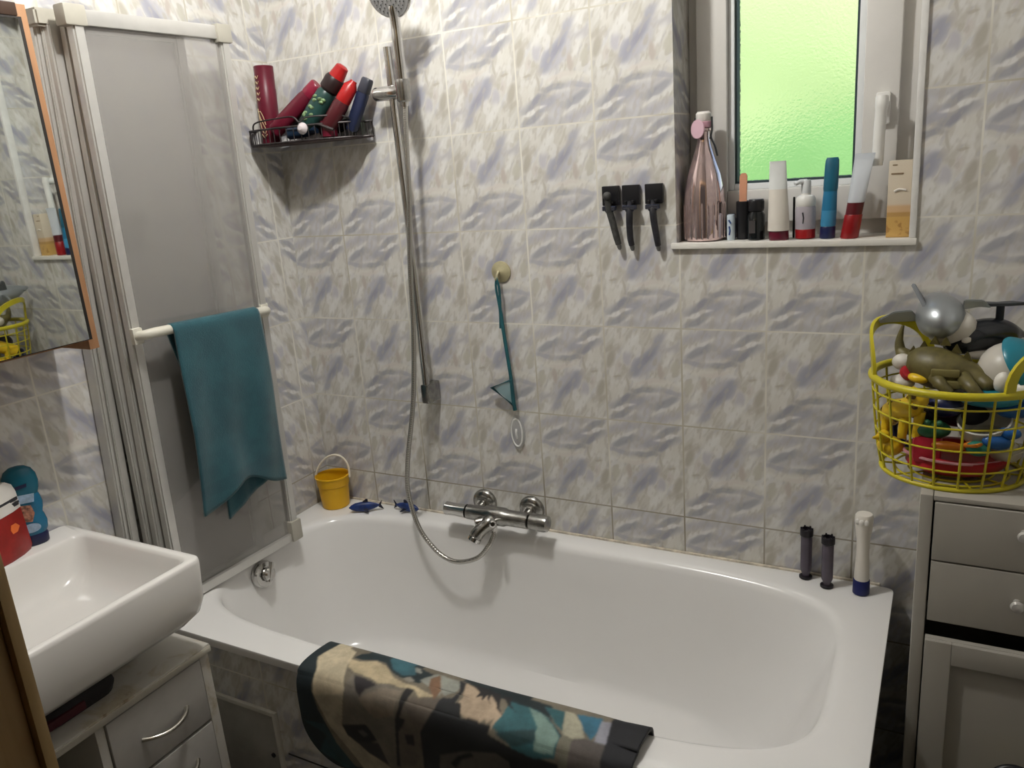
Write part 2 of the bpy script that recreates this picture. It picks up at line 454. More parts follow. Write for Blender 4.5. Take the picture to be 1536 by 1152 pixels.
# tiled front of the bath, darkened by being low under the rim
bm = bmesh.new(); box(bm, .004, 1.655, -.757, -.738, ZF, ZR-.025)
sur = solo('tiled_surround', bm, TILE, 'grey marbled tiled panel closing the front of the bathtub', 'bath panel', (.83,-.748,ZF)); tile_uv(sur.data)
BASES[sur.name] = Vector((.83,-.748,ZF))
GREYPAINT = M('hatch_grey', (.40,.39,.35), .45, var=.1, scale=12)
bm = bmesh.new(); box(bm, .235, .448, -.7615, -.757, -1.02, -.768, .0015); hatch = part('access_hatch', bm, GREYPAINT, sur)
bm = bmesh.new(); ring(bm, .228, .456, -1.03, -.760, .011, -.766, -.757, .002); part('hatch_frame', bm, M('hatch_frame_white', (.62,.60,.53), .4, var=.08), hatch)
bm = bmesh.new(); lathe(bm, [(.006,0),(.006,.003)], (.425,-.7615,-.885), (0,-1,0), 12); part('lock', bm, BLACKPL, hatch)
bm = bmesh.new(); box(bm, .470, 1.64, -.7578, -.7565, -.872, -.868); part('grout_crack', bm, BLACKPL, sur)

# bath mat hanging over the rim -------------------------------------------------
MATPOLY = "0.006,0.02,0.026:0.275,-0.048 1.059,-0.347 1.228,0.439 0.234,0.909;0.17,0.145,0.105:0.624,0.001 1.322,-0.081 1.376,0.209 0.705,0.304 0.666,0.255 0.647,0.208 0.633,0.176 0.624,0.129 0.631,0.086 0.609,0.06;0.015,0.06,0.07:0.588,0.214 0.643,0.212 0.666,0.255 0.705,0.304 0.689,0.319 0.616,0.287 0.642,0.241;0.56,0.48,0.33:0.624,0.001 0.61,0.06 0.631,0.091 0.627,0.135 0.657,0.211 0.701,0.185 0.714,0.11 0.692,0.064 0.685,0.043 0.678,0.018;0.4,0.35,0.25:0.631,0.14 0.657,0.211 0.709,0.275 0.731,0.305 0.808,0.278 0.752,0.251 0.692,0.2 0.709,0.117;0.17,0.15,0.12:0.72,0.073 0.75,0.103 0.797,0.076 0.838,0.078 0.84,0.137 0.819,0.265 0.8,0.271 0.763,0.178 0.693,0.197;0.24,0.2,0.15:0.747,0.118 0.796,0.087 0.845,0.081 0.835,0.133 0.786,0.154;0.14,0.115,0.09:0.849,0.094 0.93,0.073 0.942,0.117 0.924,0.171 0.864,0.249 0.826,0.262;0.01,0.028,0.034:0.686,0.036 0.693,0.02 0.715,0.006 0.747,0.005 0.823,0.006 0.859,0.014 0.88,0.018 0.866,0.054 0.826,0.053 0.797,0.047 0.763,0.026 0.739,0.024 0.707,0.037;0.05,0.17,0.21:0.763,0.01 0.827,0.011 0.845,0.033 0.821,0.046 0.79,0.037;0.5,0.41,0.26:0.685,0.043 0.706,0.044 0.741,0.028 0.768,0.033 0.807,0.057 0.84,0.064 0.863,0.063 0.888,0.069 0.918,0.074 0.885,0.085 0.867,0.072 0.831,0.076 0.81,0.073 0.784,0.081 0.761,0.074 0.717,0.071 0.694,0.063;0.02,0.016,0.018:0.692,0.064 0.72,0.079 0.754,0.079 0.778,0.083 0.784,0.086 0.763,0.099 0.752,0.113 0.74,0.103 0.725,0.081;0.008,0.007,0.007:0.693,0.197 0.757,0.177 0.768,0.189 0.78,0.212 0.749,0.231 0.723,0.233 0.702,0.222;0.1,0.09,0.08:0.734,0.201 0.748,0.195 0.759,0.203 0.745,0.214;0.03,0.025,0.025:0.723,0.233 0.783,0.217 0.8,0.268 0.752,0.254;0.01,0.009,0.009:0.849,0.072 0.867,0.072 0.864,0.093 0.849,0.134 0.863,0.133 0.856,0.149 0.841,0.171 0.83,0.261 0.821,0.264 0.838,0.138 0.848,0.112;0.02,0.015,0.015:0.856,0.172 0.878,0.165 0.877,0.192 0.859,0.195;0.3,0.28,0.23:0.826,0.053 0.837,0.042 0.854,0.05 0.845,0.058;0.28,0.29,0.25:0.861,0.043 0.883,0.013 0.904,0.013 0.949,0.016 0.952,0.043 0.935,0.066 0.922,0.059 0.925,0.069;0.2,0.11,0.06:0.88,0.031 0.892,0.013 0.921,0.056 0.919,0.081 0.891,0.056;0.3,0.3,0.26:0.83,0.013 0.844,0.013 0.854,0.024 0.84,0.026;0.012,0.013,0.016:0.938,0.012 0.956,0.015 0.963,0.039 0.964,0.081 0.958,0.093 0.929,0.107 0.929,0.082 0.932,0.071 0.952,0.067 0.956,0.041;0.43,0.33,0.23:0.954,0.013 0.991,0.024 1.01,0.021 1.042,0.046 1.069,0.07 1.074,0.09 1.054,0.103 1.058,0.081 1.046,0.096 1.04,0.087 1.028,0.103 1.018,0.092 1.008,0.102 0.992,0.093 0.966,0.081 0.972,0.058;0.006,0.007,0.008:0.94,0.079 0.976,0.071 0.991,0.099 1.006,0.094 1.057,0.096 1.053,0.109 1.107,0.12 1.166,0.123 1.2,0.123 1.197,0.169 0.891,0.279 0.897,0.152;0.09,0.08,0.065:0.938,0.194 0.996,0.163 1.07,0.141 1.099,0.151 1.1,0.174 0.931,0.234;0.006,0.006,0.007:0.961,0.204 0.982,0.179 1.014,0.16 1.019,0.167 0.99,0.185 0.973,0.212;0.04,0.16,0.18:1.06,0.098 1.069,0.07 1.065,0.032 1.097,0.027 1.124,0.036 1.157,0.05 1.193,0.075 1.193,0.114 1.15,0.126 1.107,0.12 1.076,0.101;0.19,0.29,0.25:1.107,0.035 1.137,0.042 1.168,0.06 1.192,0.081 1.188,0.11 1.151,0.111 1.147,0.09 1.145,0.074;0.02,0.07,0.075:1.067,0.104 1.143,0.08 1.152,0.097 1.108,0.117;0.006,0.02,0.024:0.94,0.01 1.01,0.006 1.088,0.01 1.152,0.016 1.141,0.027 1.174,0.062 1.2,0.084 1.194,0.075 1.158,0.049 1.124,0.036 1.065,0.032 1.023,0.028;0.03,0.14,0.16:1.133,0.022 1.176,0.02 1.187,0.056 1.202,0.072 1.171,0.055;0.012,0.01,0.01:0.971,0.015 1.012,0.014 1.013,0.051 1.004,0.038 0.996,0.046 0.995,0.029;0.012,0.01,0.01:1.008,0.017 1.039,0.02 1.054,0.057 1.074,0.076 1.049,0.059 1.042,0.046;0.012,0.01,0.01:1.044,0.022 1.062,0.021 1.071,0.042 1.095,0.058 1.066,0.044;0.012,0.01,0.01:1.008,0.022 1.018,0.024 1.025,0.044 1.038,0.06 1.02,0.042;0.4,0.38,0.28:1.175,0.019 1.194,0.019 1.223,0.045 1.236,0.069 1.212,0.079 1.194,0.072;0.045,0.19,0.29:1.199,0.019 1.248,0.012 1.254,0.046 1.248,0.069 1.226,0.051;0.27,0.27,0.31:1.248,0.019 1.269,0.016 1.277,0.069 1.255,0.072;0.1,0.085,0.075:1.212,0.077 1.234,0.07 1.277,0.069 1.279,0.139 1.197,0.169 1.207,0.095;0.16,0.15,0.11:1.194,0.072 1.217,0.077 1.218,0.161 1.199,0.168 1.199,0.089;0.008,0.009,0.014:1.265,0.009 1.369,-0.035 1.408,0.093 1.278,0.14 1.276,0.066"
def matcols():
    out = []
    for e in MATPOLY.split(';'):
        c, p = e.split(':')
        col = tuple(float(v) for v in c.split(','))
        out.append((tuple(v*(.68 if col[2] > 1.5*col[0] else .95) for v in col), [tuple(float(v) for v in q.split(',')) for q in p.split(' ')]))
    return out
def inpoly(P, x, y):
    r = False; j = len(P)-1
    for i in range(len(P)):
        (xi, yi), (xj, yj) = P[i], P[j]
        if (yi > y) != (yj > y) and x < (xj-xi)*(y-yi)/(yj-yi)+xi: r = not r
        j = i
    return r
def make_mat():
    prof = smoothpath([(-.655,ZR-.15),(-.672,ZR-.07),(-.678,ZR-.012),(-.690,ZR+.010),(-.715,ZR+.014),(-.755,ZR+.013),(-.783,ZR+.004),(-.794,ZR-.025),(-.792,ZR-.10),(-.786,ZR-.2),(-.781,ZR-.262)], 12)
    cum = [0.0]
    for a, b in zip(prof[:-1], prof[1:]): cum.append(cum[-1]+(b-a).length)
    s0 = min(range(len(prof)), key=lambda i: abs(prof[i].x+.690)+abs(prof[i].y-ZR-.010))
    cum = [c-cum[s0] for c in cum]
    def at(s):
        s = max(cum[0], min(cum[-1]-1e-6, s))
        for i in range(len(cum)-1):
            if cum[i+1] >= s:
                t = (s-cum[i])/(cum[i+1]-cum[i]); return prof[i].lerp(prof[i+1], t)
    S0, S1 = cum[0]+.02, .318
    NU, NV = 420, 210; RC = .11
    polys = [(c, P, min(p[0] for p in P), max(p[0] for p in P), min(p[1] for p in P), max(p[1] for p in P)) for c, P in matcols()]
    bm = bmesh.new(); cols = []; vs = []
    for j in range(NV+1):
        s = S0+(S1-S0)*j/NV
        x0, x1 = .592, 1.336
        cut = 0
        if s > S1-RC: cut = RC-math.sqrt(max(0, RC*RC-(s-(S1-RC))**2))
        lean = -.012*max(0, s)/.3
        row = []
        for i in range(NU+1):
            x = x0+cut+lean + (x1-cut*.8-x0-cut)*i/NU
            u = i/NU
            if s < 0: x += .016*(1-u)*min(1, -s/.05)
            q = at(s)
            lift = .004*math.sin(u*9+s*7)+.010*max(0, 1-u/.06)*max(0, min(1, s/.1)) + (.010*max(0, (u-.93)/.07) if -.02 < s < .06 else 0)
            v = bm.verts.new((x, q.x-max(0, s)*.0-.6*lift*(1 if s > .05 else 0), q.y+(lift*.5 if s < .1 else 0)))
            row.append(v)
            col = (.02,.02,.02); sq = max(s, .011)
            for c, P, a, b_, d, e in polys:
                if a <= x <= b_ and d <= sq <= e and inpoly(P, x, sq): col = c
            cols.append(col)
        vs.append(row)
    for j in range(NV):
        for i in range(NU): bm.faces.new((vs[j][i], vs[j][i+1], vs[j+1][i+1], vs[j+1][i]))
    me = bpy.data.meshes.new('bath_mat')
    base = Vector((.96,-.79,ZR-.3)); bm.transform(Matrix.Translation(-base)); bm.to_mesh(me); bm.free()
    at_ = me.color_attributes.new('print', 'FLOAT_COLOR', 'POINT')
    # soften the print a little, like dyed pile
    W = NU+1
    for _ in range(2):
        new = list(cols)
        for j in range(1, NV):
            for i in range(1, NU):
                k = j*W+i
                n4 = [cols[k], cols[k], cols[k-1], cols[k+1], cols[k-W], cols[k+W]]
                new[k] = tuple(sum(c[q] for c in n4)/6 for q in range(3))
        cols = new
    for i, c in enumerate(cols): at_.data[i].color = (*c, 1)
    for p in me.polygons: p.use_smooth = True
    k = NT('printed_mat_pile'); oc = k.objc()
    a = k.n('ShaderNodeAttribute', attribute_name='print')
    nz = k.noise(oc, 26, 4, .65).outputs[0]
    c = k.mix(1.0, a.outputs[0], k.mix(k.smooth(nz, .3, .7), (.82,.82,.82), (1.2,1.2,1.2)), 'MULTIPLY')
    b = k.bsdf(**{'Base Color': c, 'Roughness': .75, 'Sheen Weight': .1})
    k.l(k.bump(k.noise(oc, 900, 2).outputs[0], .3, .001), b.inputs['Normal'])
    me.materials.append(k.m)
    o = bpy.data.objects.new('bath_mat', me); COL.objects.link(o); o.location = base
    so = o.modifiers.new('thickness', 'SOLIDIFY'); so.thickness = .007; so.offset = 0
    tag(o, 'teal, cream and black bath mat with a painted animal hanging over the bath edge', 'bath mat')
make_mat()
# ================================================================== SHOWER SCREEN
def post(bm, x0, x1, a0, a1, b0, b1, z0, z1, bev=.003):
    """upright from y a0..a1 at z0 to y b0..b1 at z1"""
    t = bmesh.new(); box(t, x0, x1, 0, 1, 0, 1)
    for v in t.verts:
        f = v.co.z; lo, hi = (a0+(b0-a0)*f, a1+(b1-a1)*f)
        v.co.y = lo+(hi-lo)*v.co.y; v.co.z = z0+(z1-z0)*f
    if bev: bmesh.ops.bevel(t, geom=list(t.edges), offset=bev, segments=2, affect='EDGES')
    merge(bm, t)
scr = thing('shower_screen', 'folded grey shower screen in aluminium frame standing on the left bath rim', 'shower screen', (.09,-.48,ZR))
def acrylic(nm, op):
    k = NT(nm); oc = k.objc()
    p = k.n('ShaderNodeBsdfPrincipled')
    p.inputs['Base Color'].default_value = (.50,.48,.45,1); p.inputs['Roughness'].default_value = .10; p.inputs['Specular IOR Level'].default_value = .9; p.inputs['Coat Weight'].default_value = .5; p.inputs['Coat IOR'].default_value = 1.8; p.inputs['Coat Roughness'].default_value = .03
    k.l(k.bump(k.noise(oc, 3.5, 2).outputs[0], .05, .05), p.inputs['Normal'])
    tr = k.n('ShaderNodeBsdfTransparent'); tr.inputs[0].default_value = (.86,.86,.86,1)
    mx = k.n('ShaderNodeMixShader'); 
    nz = k.noise(oc, 2.2, 3).outputs[0]
    k.l(k.math('MULTIPLY_ADD', nz, .10, op), mx.inputs[0]); k.l(tr.outputs[0], mx.inputs[1]); k.l(p.outputs[0], mx.inputs[2])
    k.l(mx.outputs[0], k.out.inputs[0]); return k.m
ACR = acrylic('clear_acrylic', .30); ACRF = acrylic('frosted_acrylic', .72)
ZB, ZT = ZR+.004, .795
# wall profile and the folded stack of three leaves, each with two stiles and two rails
bm = bmesh.new(); post(bm, .001, .038, -.768, -.728, -.705, -.668, ZB, ZT-.01, .004); post(bm, .038, .046, -.756, -.742, -.694, -.680, ZB, ZT-.02, .002)
part('wall_profile', bm, ALU, scr)
bm = bmesh.new(); post(bm, .001, .060, -.712, -.658, -.712, -.658, ZT-.03, ZT+.006, .005); part('corner_cap', bm, GREYPL, scr)
SKEW = .043
def skew(bm):
    for v in bm.verts: v.co.x += SKEW*(v.co.y+.48)
def leaf(x0, x1, yl0, yl1, yr0, yr1, st, zb, zt, nm, sk=False):
    bm = bmesh.new()
    post(bm, x0, x1, yl0, yl0+st, yl1, yl1+st, zb, zt, .004)
    post(bm, x0, x1, yr0-st, yr0, yr1-st, yr1, zb, zt, .004)
    box(bm, x0+.002, x1-.002, yl1+st*.6, yr1-st*.6, zt-.032, zt, .003)
    box(bm, x0+.002, x1-.002, yl0+st*.6, yr0-st*.6, zb, zb+.024, .003)
    if sk: skew(bm)
    fr = part(nm, bm, ALU, scr)
    xm = (x0+x1)/2
    bm = bmesh.new(); post(bm, xm-.0015, xm+.0015, yl0+st*.7, yr0-st*.7, yl1+st*.7, yr1-st*.7, zb+.02, zt-.025, 0)
    if sk: skew(bm)
    part('pane', bm, ACR if sk else ACRF, fr)
    return fr
leaf(.040, .062, -.722, -.690, -.420, -.400, .030, ZB, ZT-.02, 'leaf_frame')
leaf(.064, .088, -.715, -.668, -.385, -.358, .030, ZB, ZT-.01, 'leaf_frame')
f3 = leaf(.101, .127, -.700, -.672, -.292, -.262, .026, ZB, ZT, 'leaf_frame', True)
for (ya, yb, z0, z1) in ((-.690,-.640,ZT-.035,ZT+.008), (-.300,-.256,ZT-.040,ZT+.004), (-.322,-.284,ZB-.002,ZB+.060)):
    bm = bmesh.new(); box(bm, .097, .132, ya, yb, z0, z1, .005); skew(bm); part('corner_cap', bm, GREYPL, f3)
bm = bmesh.new()
RAIL = [(.131,-.682,.098),(.150,-.672,.101),(.156,-.640,.102),(.156,-.48,.094),(.156,-.33,.087),(.150,-.298,.083),(.131,-.288,.080)]
tube(bm, smoothpath(RAIL, 5), .0115, 12)
box(bm, .122, .136, -.694, -.668, .080, .118, .004); box(bm, .122, .136, -.302, -.274, .062, .100, .004)
part('towel_rail', bm, M('ivory_plastic', (.66,.64,.55), .35), scr, 'ivory towel rail')
# towel
def make_towel():
    bm = bmesh.new()
    NU, NV = 40, 90
    vs = []
    def width(v):  # y range at hanging parameter v (front down is positive)
        return -.612-.055*max(0, v), -.344+.022*max(0, v)
    LF, LB = .485, .53
    for j in range(NV+1):
        t = -LB+(LF+LB)*j/NV
        row = []
        for i in range(NU+1):
            u = i/NU
            zt = .112-.012*u
            if abs(t) < .022:
                a = (t/.022)*PI/2
                x = .156+.0145*math.sin(a); z = zt-.0145*(1-math.cos(a)); d = 0
            else:
                d = abs(t)-.022; sg = 1 if t > 0 else -1
                x = .156+.0145*sg; z = zt-.0145-d
            y0, y1 = width(d)
            if t < 0:
                y0 = y0+.11*min(1, d/.4); y1 = y1+.004
            y = y0+(y1-y0)*u
            wv = min(1, d/.25)
            x += wv*(.006*math.sin(u*8+1.2)+.004*math.sin(u*15+d*7))*(1 if t > 0 else .6)
            if t > 0:
                x += .010*wv*math.sin(d*5+u*2)
                e = min(1, max(0, (d-.30)/.16))
                z += e*(.055*math.exp(-((u-.50)/.28)**2) - .012*u)
                x += e*.025*math.exp(-((u-.42)/.22)**2)
            else:
                e = min(1, max(0, (d-.25)/.25))
                z += e*(.07*u - .015*(1-u)) 
                x -= .004*wv
            x = max(x, .1335)
            row.append(bm.verts.new((x, y, z)))
        vs.append(row)
    for j in range(NV):
        for i in range(NU): bm.faces.new((vs[j][i], vs[j][i+1], vs[j+1][i+1], vs[j+1][i]))
    k = NT('teal_terry'); oc = k.objc()
    nz = k.noise(oc, 14, 4, .6).outputs[0]
    c = k.mix(k.smooth(nz, .3, .7), (.008,.064,.084), (.015,.092,.114))
    sp = k.n('ShaderNodeSeparateXYZ'); k.l(oc, sp.inputs[0])
    band = k.math('MULTIPLY', k.smooth(sp.outputs[2], -.435, -.430), k.smooth(sp.outputs[2], -.398, -.403))
    c = k.mix(k.math('MULTIPLY', band, .4), c, (.008,.055,.075))
    b = k.bsdf(**{'Base Color': c, 'Roughness': .9, 'Sheen Weight': .25})
    k.l(k.bump(k.noise(oc, 420, 2).outputs[0], .55, .003), b.inputs['Normal'])
    o = solo('towel', bm, k.m, 'teal terry towel hanging over the rail of the shower screen', 'towel', (.156,-.48,.11), angle=180)
    so = o.modifiers.new('thickness', 'SOLIDIFY'); so.thickness = .006; so.offset = 0
make_towel()

# ================================================================== WASHBASIN
ZS = -.306
def basin():
    t = thing('washbasin', 'white rectangular wall-hung washbasin beside the bath end', 'washbasin', (.2,-1.15,-.46))
    X0, X1, Y0, Y1 = .002, .452, -1.47, -.866
    bm = bmesh.new()
    R = [rrect(X0, X1-.12, Y0+.12, Y1-.12, .05, ZS-.152), rrect(X0, X1-.060, Y0+.06, Y1-.060, .04, ZS-.149), rrect(X0, X1-.028, Y0+.03, Y1-.028, .034, ZS-.138),
         rrect(X0, X1-.010, Y0+.012, Y1-.010, .028, ZS-.118), rrect(X0, X1-.003, Y0+.004, Y1-.003, .024, ZS-.09), rrect(X0, X1, Y0, Y1, .022, ZS-.010),
         rrect(X0, X1-.0015, Y0+.0015, Y1-.0015, .021, ZS-.003), rrect(X0, X1-.005, Y0+.005, Y1-.005, .019, ZS)]
    IX0 = .085
    for i, (ins, dz, r) in enumerate(((0,0,.022), (.003,-.0015,.022), (.007,-.007,.024), (.012,-.03,.028), (.024,-.07,.035), (.045,-.094,.045), (.085,-.104,.05), (.13,-.107,.03))):
        R.append(rrect(IX0+ins*.8-.006, X1-.016-ins, Y0+.016+ins, Y1-.017-ins*1.15, r, ZS+dz))
    loft(bm, R)
    part('bowl', bm, CERAMIC, t, angle=50)
    bm = bmesh.new(); lathe(bm, [(.022,0),(.022,.003),(.016,.004)], (.25,-1.16,ZS-.107), (0,0,1), 20); part('drain', bm, CHROME, t)
    bm = bmesh.new()     # mixer tap on the ledge, out of frame
    lathe(bm, [(.024,0),(.024,.006),(.020,.010),(.020,.10),(.014,.112)], (.05,-1.22,ZS), (0,0,1), 20)
    tube(bm, [(.05,-1.22,ZS+.07),(.10,-1.22,ZS+.095),(.16,-1.22,ZS+.085)], [.014,.012,.011], 12)
    part('tap', bm, CHROME, t)
basin()

# ------------------------------------------------ bottles on the ledge
BLUE = M('clear_blue_bottle', (.012,.13,.24), .22, var=.1)
NAVY = M('navy_cap', (.008,.012,.06), .3)
TEALT = M('teal_bottle_top', (.008,.11,.17), .2)
def ledge_bottle():
    c = Vector((.030,-.958,ZS))
    t = thing('shower_gel_bottle', 'wavy blue shower gel bottle on navy cap, behind the red packet on the washbasin ledge', 'bottle', c)
    ang = math.radians(-28); ax = Vector((math.cos(ang+PI/2), math.sin(ang+PI/2), 0)); ay = Vector((math.cos(ang), math.sin(ang), 0))
    def rg(w, d, z): return [c+ax*(w*math.cos(2*PI*k/28))+ay*(d*math.sin(2*PI*k/28))+Vector((0,0,z)) for k in range(28)]
    bm = bmesh.new(); loft(bm, [rg(.028,.018,0), rg(.031,.020,.003), rg(.032,.021,.024), rg(.030,.020,.027)]); part('cap', bm, NAVY, t)
    bm = bmesh.new(); loft(bm, [rg(a, b, z) for a, b, z in ((.030,.020,.027),(.034,.021,.035),(.036,.022,.052),(.033,.021,.068),(.0305,.020,.075),(.034,.021,.088),(.0355,.022,.10),(.033,.021,.115),(.0305,.020,.123))]); part('body', bm, BLUE, t)
    bm = bmesh.new(); loft(bm, [rg(a, b, z) for a, b, z in ((.0305,.020,.123),(.0345,.0215,.135),(.037,.022,.152),(.035,.021,.170),(.028,.018,.184),(.016,.011,.192),(.004,.003,.194))]); part('top', bm, TEALT, t)
    n = -ay if (-ay).dot(Vector((1,-.5,0))) > 0 else ay
    bm = bmesh.new()
    def lab(poly, z, off=.0225):
        prism(bm, poly, .001, c+n*off+Vector((0,0,z)), ax*(1 if ax.cross(Vector((0,0,1))).dot(n) > 0 else -1), (0,0,1))
    el = [(.020*math.cos(2*PI*k/20), .011*math.sin(2*PI*k/20)) for k in range(20)]
    lab(el, .046); part('lower_label', bm, M('pale_blue_label', (.30,.42,.56), .4, var=.2, scale=80), t)
    bm = bmesh.new(); lab([(-.020,-.008),(.018,-.010),(.022,.010),(-.012,.012)], .118)
    part('label', bm, M('pale_blue_label', (.30,.42,.56), .4, var=.2, scale=80), t)
    bm = bmesh.new(); lab([(-.012,-.02),(.006,-.024),(.014,-.004),(.010,.016),(-.010,.020),(-.016,0)], .085); part('picture', bm, M('label_picture', (.30,.14,.09), .45, var=.7, scale=110), t)
    bm = bmesh.new(); lab([(-.013,-.006),(.011,-.003),(.012,.005),(-.012,.002)], .150, .0230); part('badge', bm, M('dark_badge', (.008,.012,.05), .4), t)
ledge_bottle(); bpy.data.objects['shower_gel_bottle'].scale = (.93,.93,.93)
def red_packet():
    c = Vector((.050,-1.024,ZS))
    t = thing('refill_packet', 'red standing packet with white upper half on the washbasin ledge', 'packet', c)
    ay = Vector((.34,-.94,0)).normalized(); ax = Vector((-ay.y, ay.x, 0)); sd = ax if ax.x > 0 else -ax; n = sd
    W = ay
    def rg(w, d, z): return [c+W*a+n*b+Vector((0,0,z)) for a, b in ((-w,-d),(-w*.4,-d*1.4),(w*.4,-d*1.4),(w,-d),(w,d),(w*.4,d*1.4),(-w*.4,d*1.4),(-w,d))]
    bm = bmesh.new(); loft(bm, [rg(.043,.014,0), rg(.046,.017,.01), rg(.046,.015,.05), rg(.045,.012,.098)]); part('pouch', bm, M('red_packet', (.26,.013,.010), .3, var=.18, scale=30), t, angle=60)
    bm = bmesh.new(); loft(bm, [rg(.0455,.0125,.098), rg(.0455,.010,.135), rg(.043,.006,.150), rg(.030,.004,.160)]); part('top', bm, M('white_packet', (.74,.71,.66), .35, var=.04), t, angle=60)
    bm = bmesh.new()
    for z, a, b, h in ((.121,-.040,.012,.0035), (.112,-.042,-.012,.0025), (.108,-.040,-.02,.0022)):
        prism(bm, [(a,-h),(b,-h),(b,h),(a,h)], .001, c+n*.0150+Vector((0,0,z)), W, (0,0,1))
    for k in range(4): prism(bm, [(-.008+.0065*k,-.004),(-.0045+.0065*k,-.004),(-.0045+.0065*k,.004),(-.008+.0065*k,.004)], .001, c+n*.0148+Vector((0,0,.104)), W, (0,0,1))
    part('lettering', bm, M('ink_dark', (.03,.03,.035), .5), t)
    bm = bmesh.new(); prism(bm, [(.011*math.cos(2*PI*k/6)*(1+.3*(k%2)), .011*math.sin(2*PI*k/6)) for k in range(6)], .001, c+n*.0205+W*-.008+Vector((0,0,.065)), W, (0,0,1))
    part('emblem', bm, M('orange_emblem', (.75,.16,.03), .4), t)
red_packet()

# ------------------------------------------------ mirror cabinet
ORW = wood('orange_beech', (.33,.165,.075), (.41,.215,.105), .5)
mc = thing('mirror_cabinet', 'mirror cabinet with orange-brown wood side above the washbasin', 'mirror cabinet', (.0,-1.1,.10))
MY1 = -.800
bm = bmesh.new()
box(bm, .001, .166, MY1-.022, MY1, .103, .778, .001); box(bm, .001, .16, -1.42, -1.40, .103, .778, .001)
box(bm, .001, .120, -1.40, MY1-.022, .113, .124); box(bm, .001, .150, -1.40, MY1-.022, .76, .778); box(bm, .001, .012, -1.40, MY1-.022, .121, .76)
part('carcass', bm, ORW, mc)
bm = bmesh.new(); box(bm, .168, .1825, -1.40, MY1-.0225, .127, .752, .001); dr = part('door', bm, M('door_gap_shade', (.014,.011,.009), .6), mc)  # near-black colour paints the shadow gap between mirror and wood side
k = NT('mirror'); k.bsdf(**{'Base Color': (.80,.83,.80), 'Metallic': 1.0, 'Roughness': .015})
bm = bmesh.new(); box(bm, .1825, .1842, -1.398, MY1-.031, .129, .748); part('mirror', bm, k.m, dr)
bm = bmesh.new(); box(bm, .150, .176, -1.40, MY1-.024, .754, .778, .002); part('top_trim', bm, M('dark_brown_trim', (.045,.022,.012), .5), mc)
bm = bmesh.new(); lathe(bm, [(.022,0),(.026,.004),(.026,.045),(.020,.050)], (.12,-.905,.7785), (0,0,1), 20)
solo('jar', bm, M('dark_violet_jar', (.02,.012,.03), .3), 'dark jar on top of the mirror cabinet at the upper left', 'jar', (.12,-.905,.7785))

# ------------------------------------------------ vanity unit
def worn_white():
    k = NT('worn_white_board'); oc = k.objc()
    a = k.noise(oc, 13, 5, .65, .6).outputs[0]
    c = k.mix(k.smooth(a, .50, .66), (.50,.48,.43), (.40,.35,.26))
    c = k.mix(k.smooth(a, .68, .76), c, (.20,.15,.09))
    k.bsdf(**{'Base Color': c, 'Roughness': .42}); return k.m
WORN = worn_white(); VF = M('vanity_front', (.40,.385,.355), .38, var=.04)
va = thing('vanity_unit', 'worn off-white vanity unit with drawers under the washbasin', 'vanity unit', (.22,-1.15,ZF))
VZ = -.518; VX = .414
bm = bmesh.new()
box(bm, .003, VX, -.895, -.873, ZF, VZ-.018, .0015); box(bm, .003, VX, -1.47, -1.45, ZF, VZ-.018, .0015); box(bm, .003, VX-.002, -1.138, -1.120, ZF+.06, VZ-.018, .001)
box(bm, .003, VX-.01, -1.45, -.895, ZF+.05, ZF+.068); box(bm, .003, .012, -1.45, -.895, ZF+.068, VZ-.018); box(bm, .02, VX-.03, -1.45, -.895, ZF, ZF+.05)
part('carcass', bm, WORN, va)
bm = bmesh.new(); box(bm, .003, VX+.004, -1.475, -.868, VZ-.018, VZ, .002); part('top_board', bm, WORN, va)
bm = bmesh.new(); box(bm, VX+.004, VX+.0065, -1.475, -.868, VZ-.0175, VZ-.004, .001); part('metal_edging', bm, M('brassy_edging', (.62,.59,.50), .35, .5), va)
def arch_handle(bm, x, y0, y1, z, d=.026, r=.0045, drop=0):
    pts = [(x, y0, z)]
    for k in range(1, 10):
        a = k/10*PI; pts.append((x+d*math.sin(a)**.7, y0+(y1-y0)*k/10, z-drop*math.sin(a)))
    pts.append((x, y1, z)); tube(bm, pts, r, 10)
HM = M('satin_handle', (.60,.57,.50), .28, 1.0)
for zt, zb, hz in ((VZ-.022,-.686,-.620), (-.693,-.856,-.752), (-.863,-1.03,-.94)):
    bm = bmesh.new(); box(bm, VX-.016, VX+.003, -1.118, -.897, zb, zt, .003); d_ = part('drawer', bm, VF, va)
    bm = bmesh.new(); arch_handle(bm, VX+.002, -1.056, -.948, hz, drop=.004); part('handle', bm, HM, d_)
bm = bmesh.new(); box(bm, VX-.30, VX-.02, -1.448, -1.14, -.80, -.785); part('shelf', bm, WORN, va)

# dark pouch and small grey lid on the vanity top, under the washbasin
t = thing('pouch', 'black and dark red pouch on the vanity top under the washbasin', 'pouch', (.315,-1.10,VZ))
bm = bmesh.new()
loft(bm, [rrect(.25,.368,-1.20,-1.045,.035,VZ+.001), rrect(.240,.374,-1.21,-1.038,.045,VZ+.014), rrect(.245,.370,-1.205,-1.045,.045,VZ+.034), rrect(.265,.352,-1.18,-1.062,.035,VZ+.050)])
part('bag', bm, M('black_cloth', (.012,.010,.012), .7, bump=.3), t)
bm = bmesh.new(); box(bm, .362,.376,-1.195,-1.12,VZ+.006,VZ+.024,.004); part('red_panel', bm, M('dark_red_cloth', (.06,.006,.012), .6), t, 'dark red panel')
bm = bmesh.new(); tube(bm, smoothpath([(.30,-1.17,VZ+.048),(.33,-1.12,VZ+.056),(.33,-1.07,VZ+.045)], 6), .003, 8); part('zip', bm, M('grey_zip', (.12,.115,.11), .5), t)
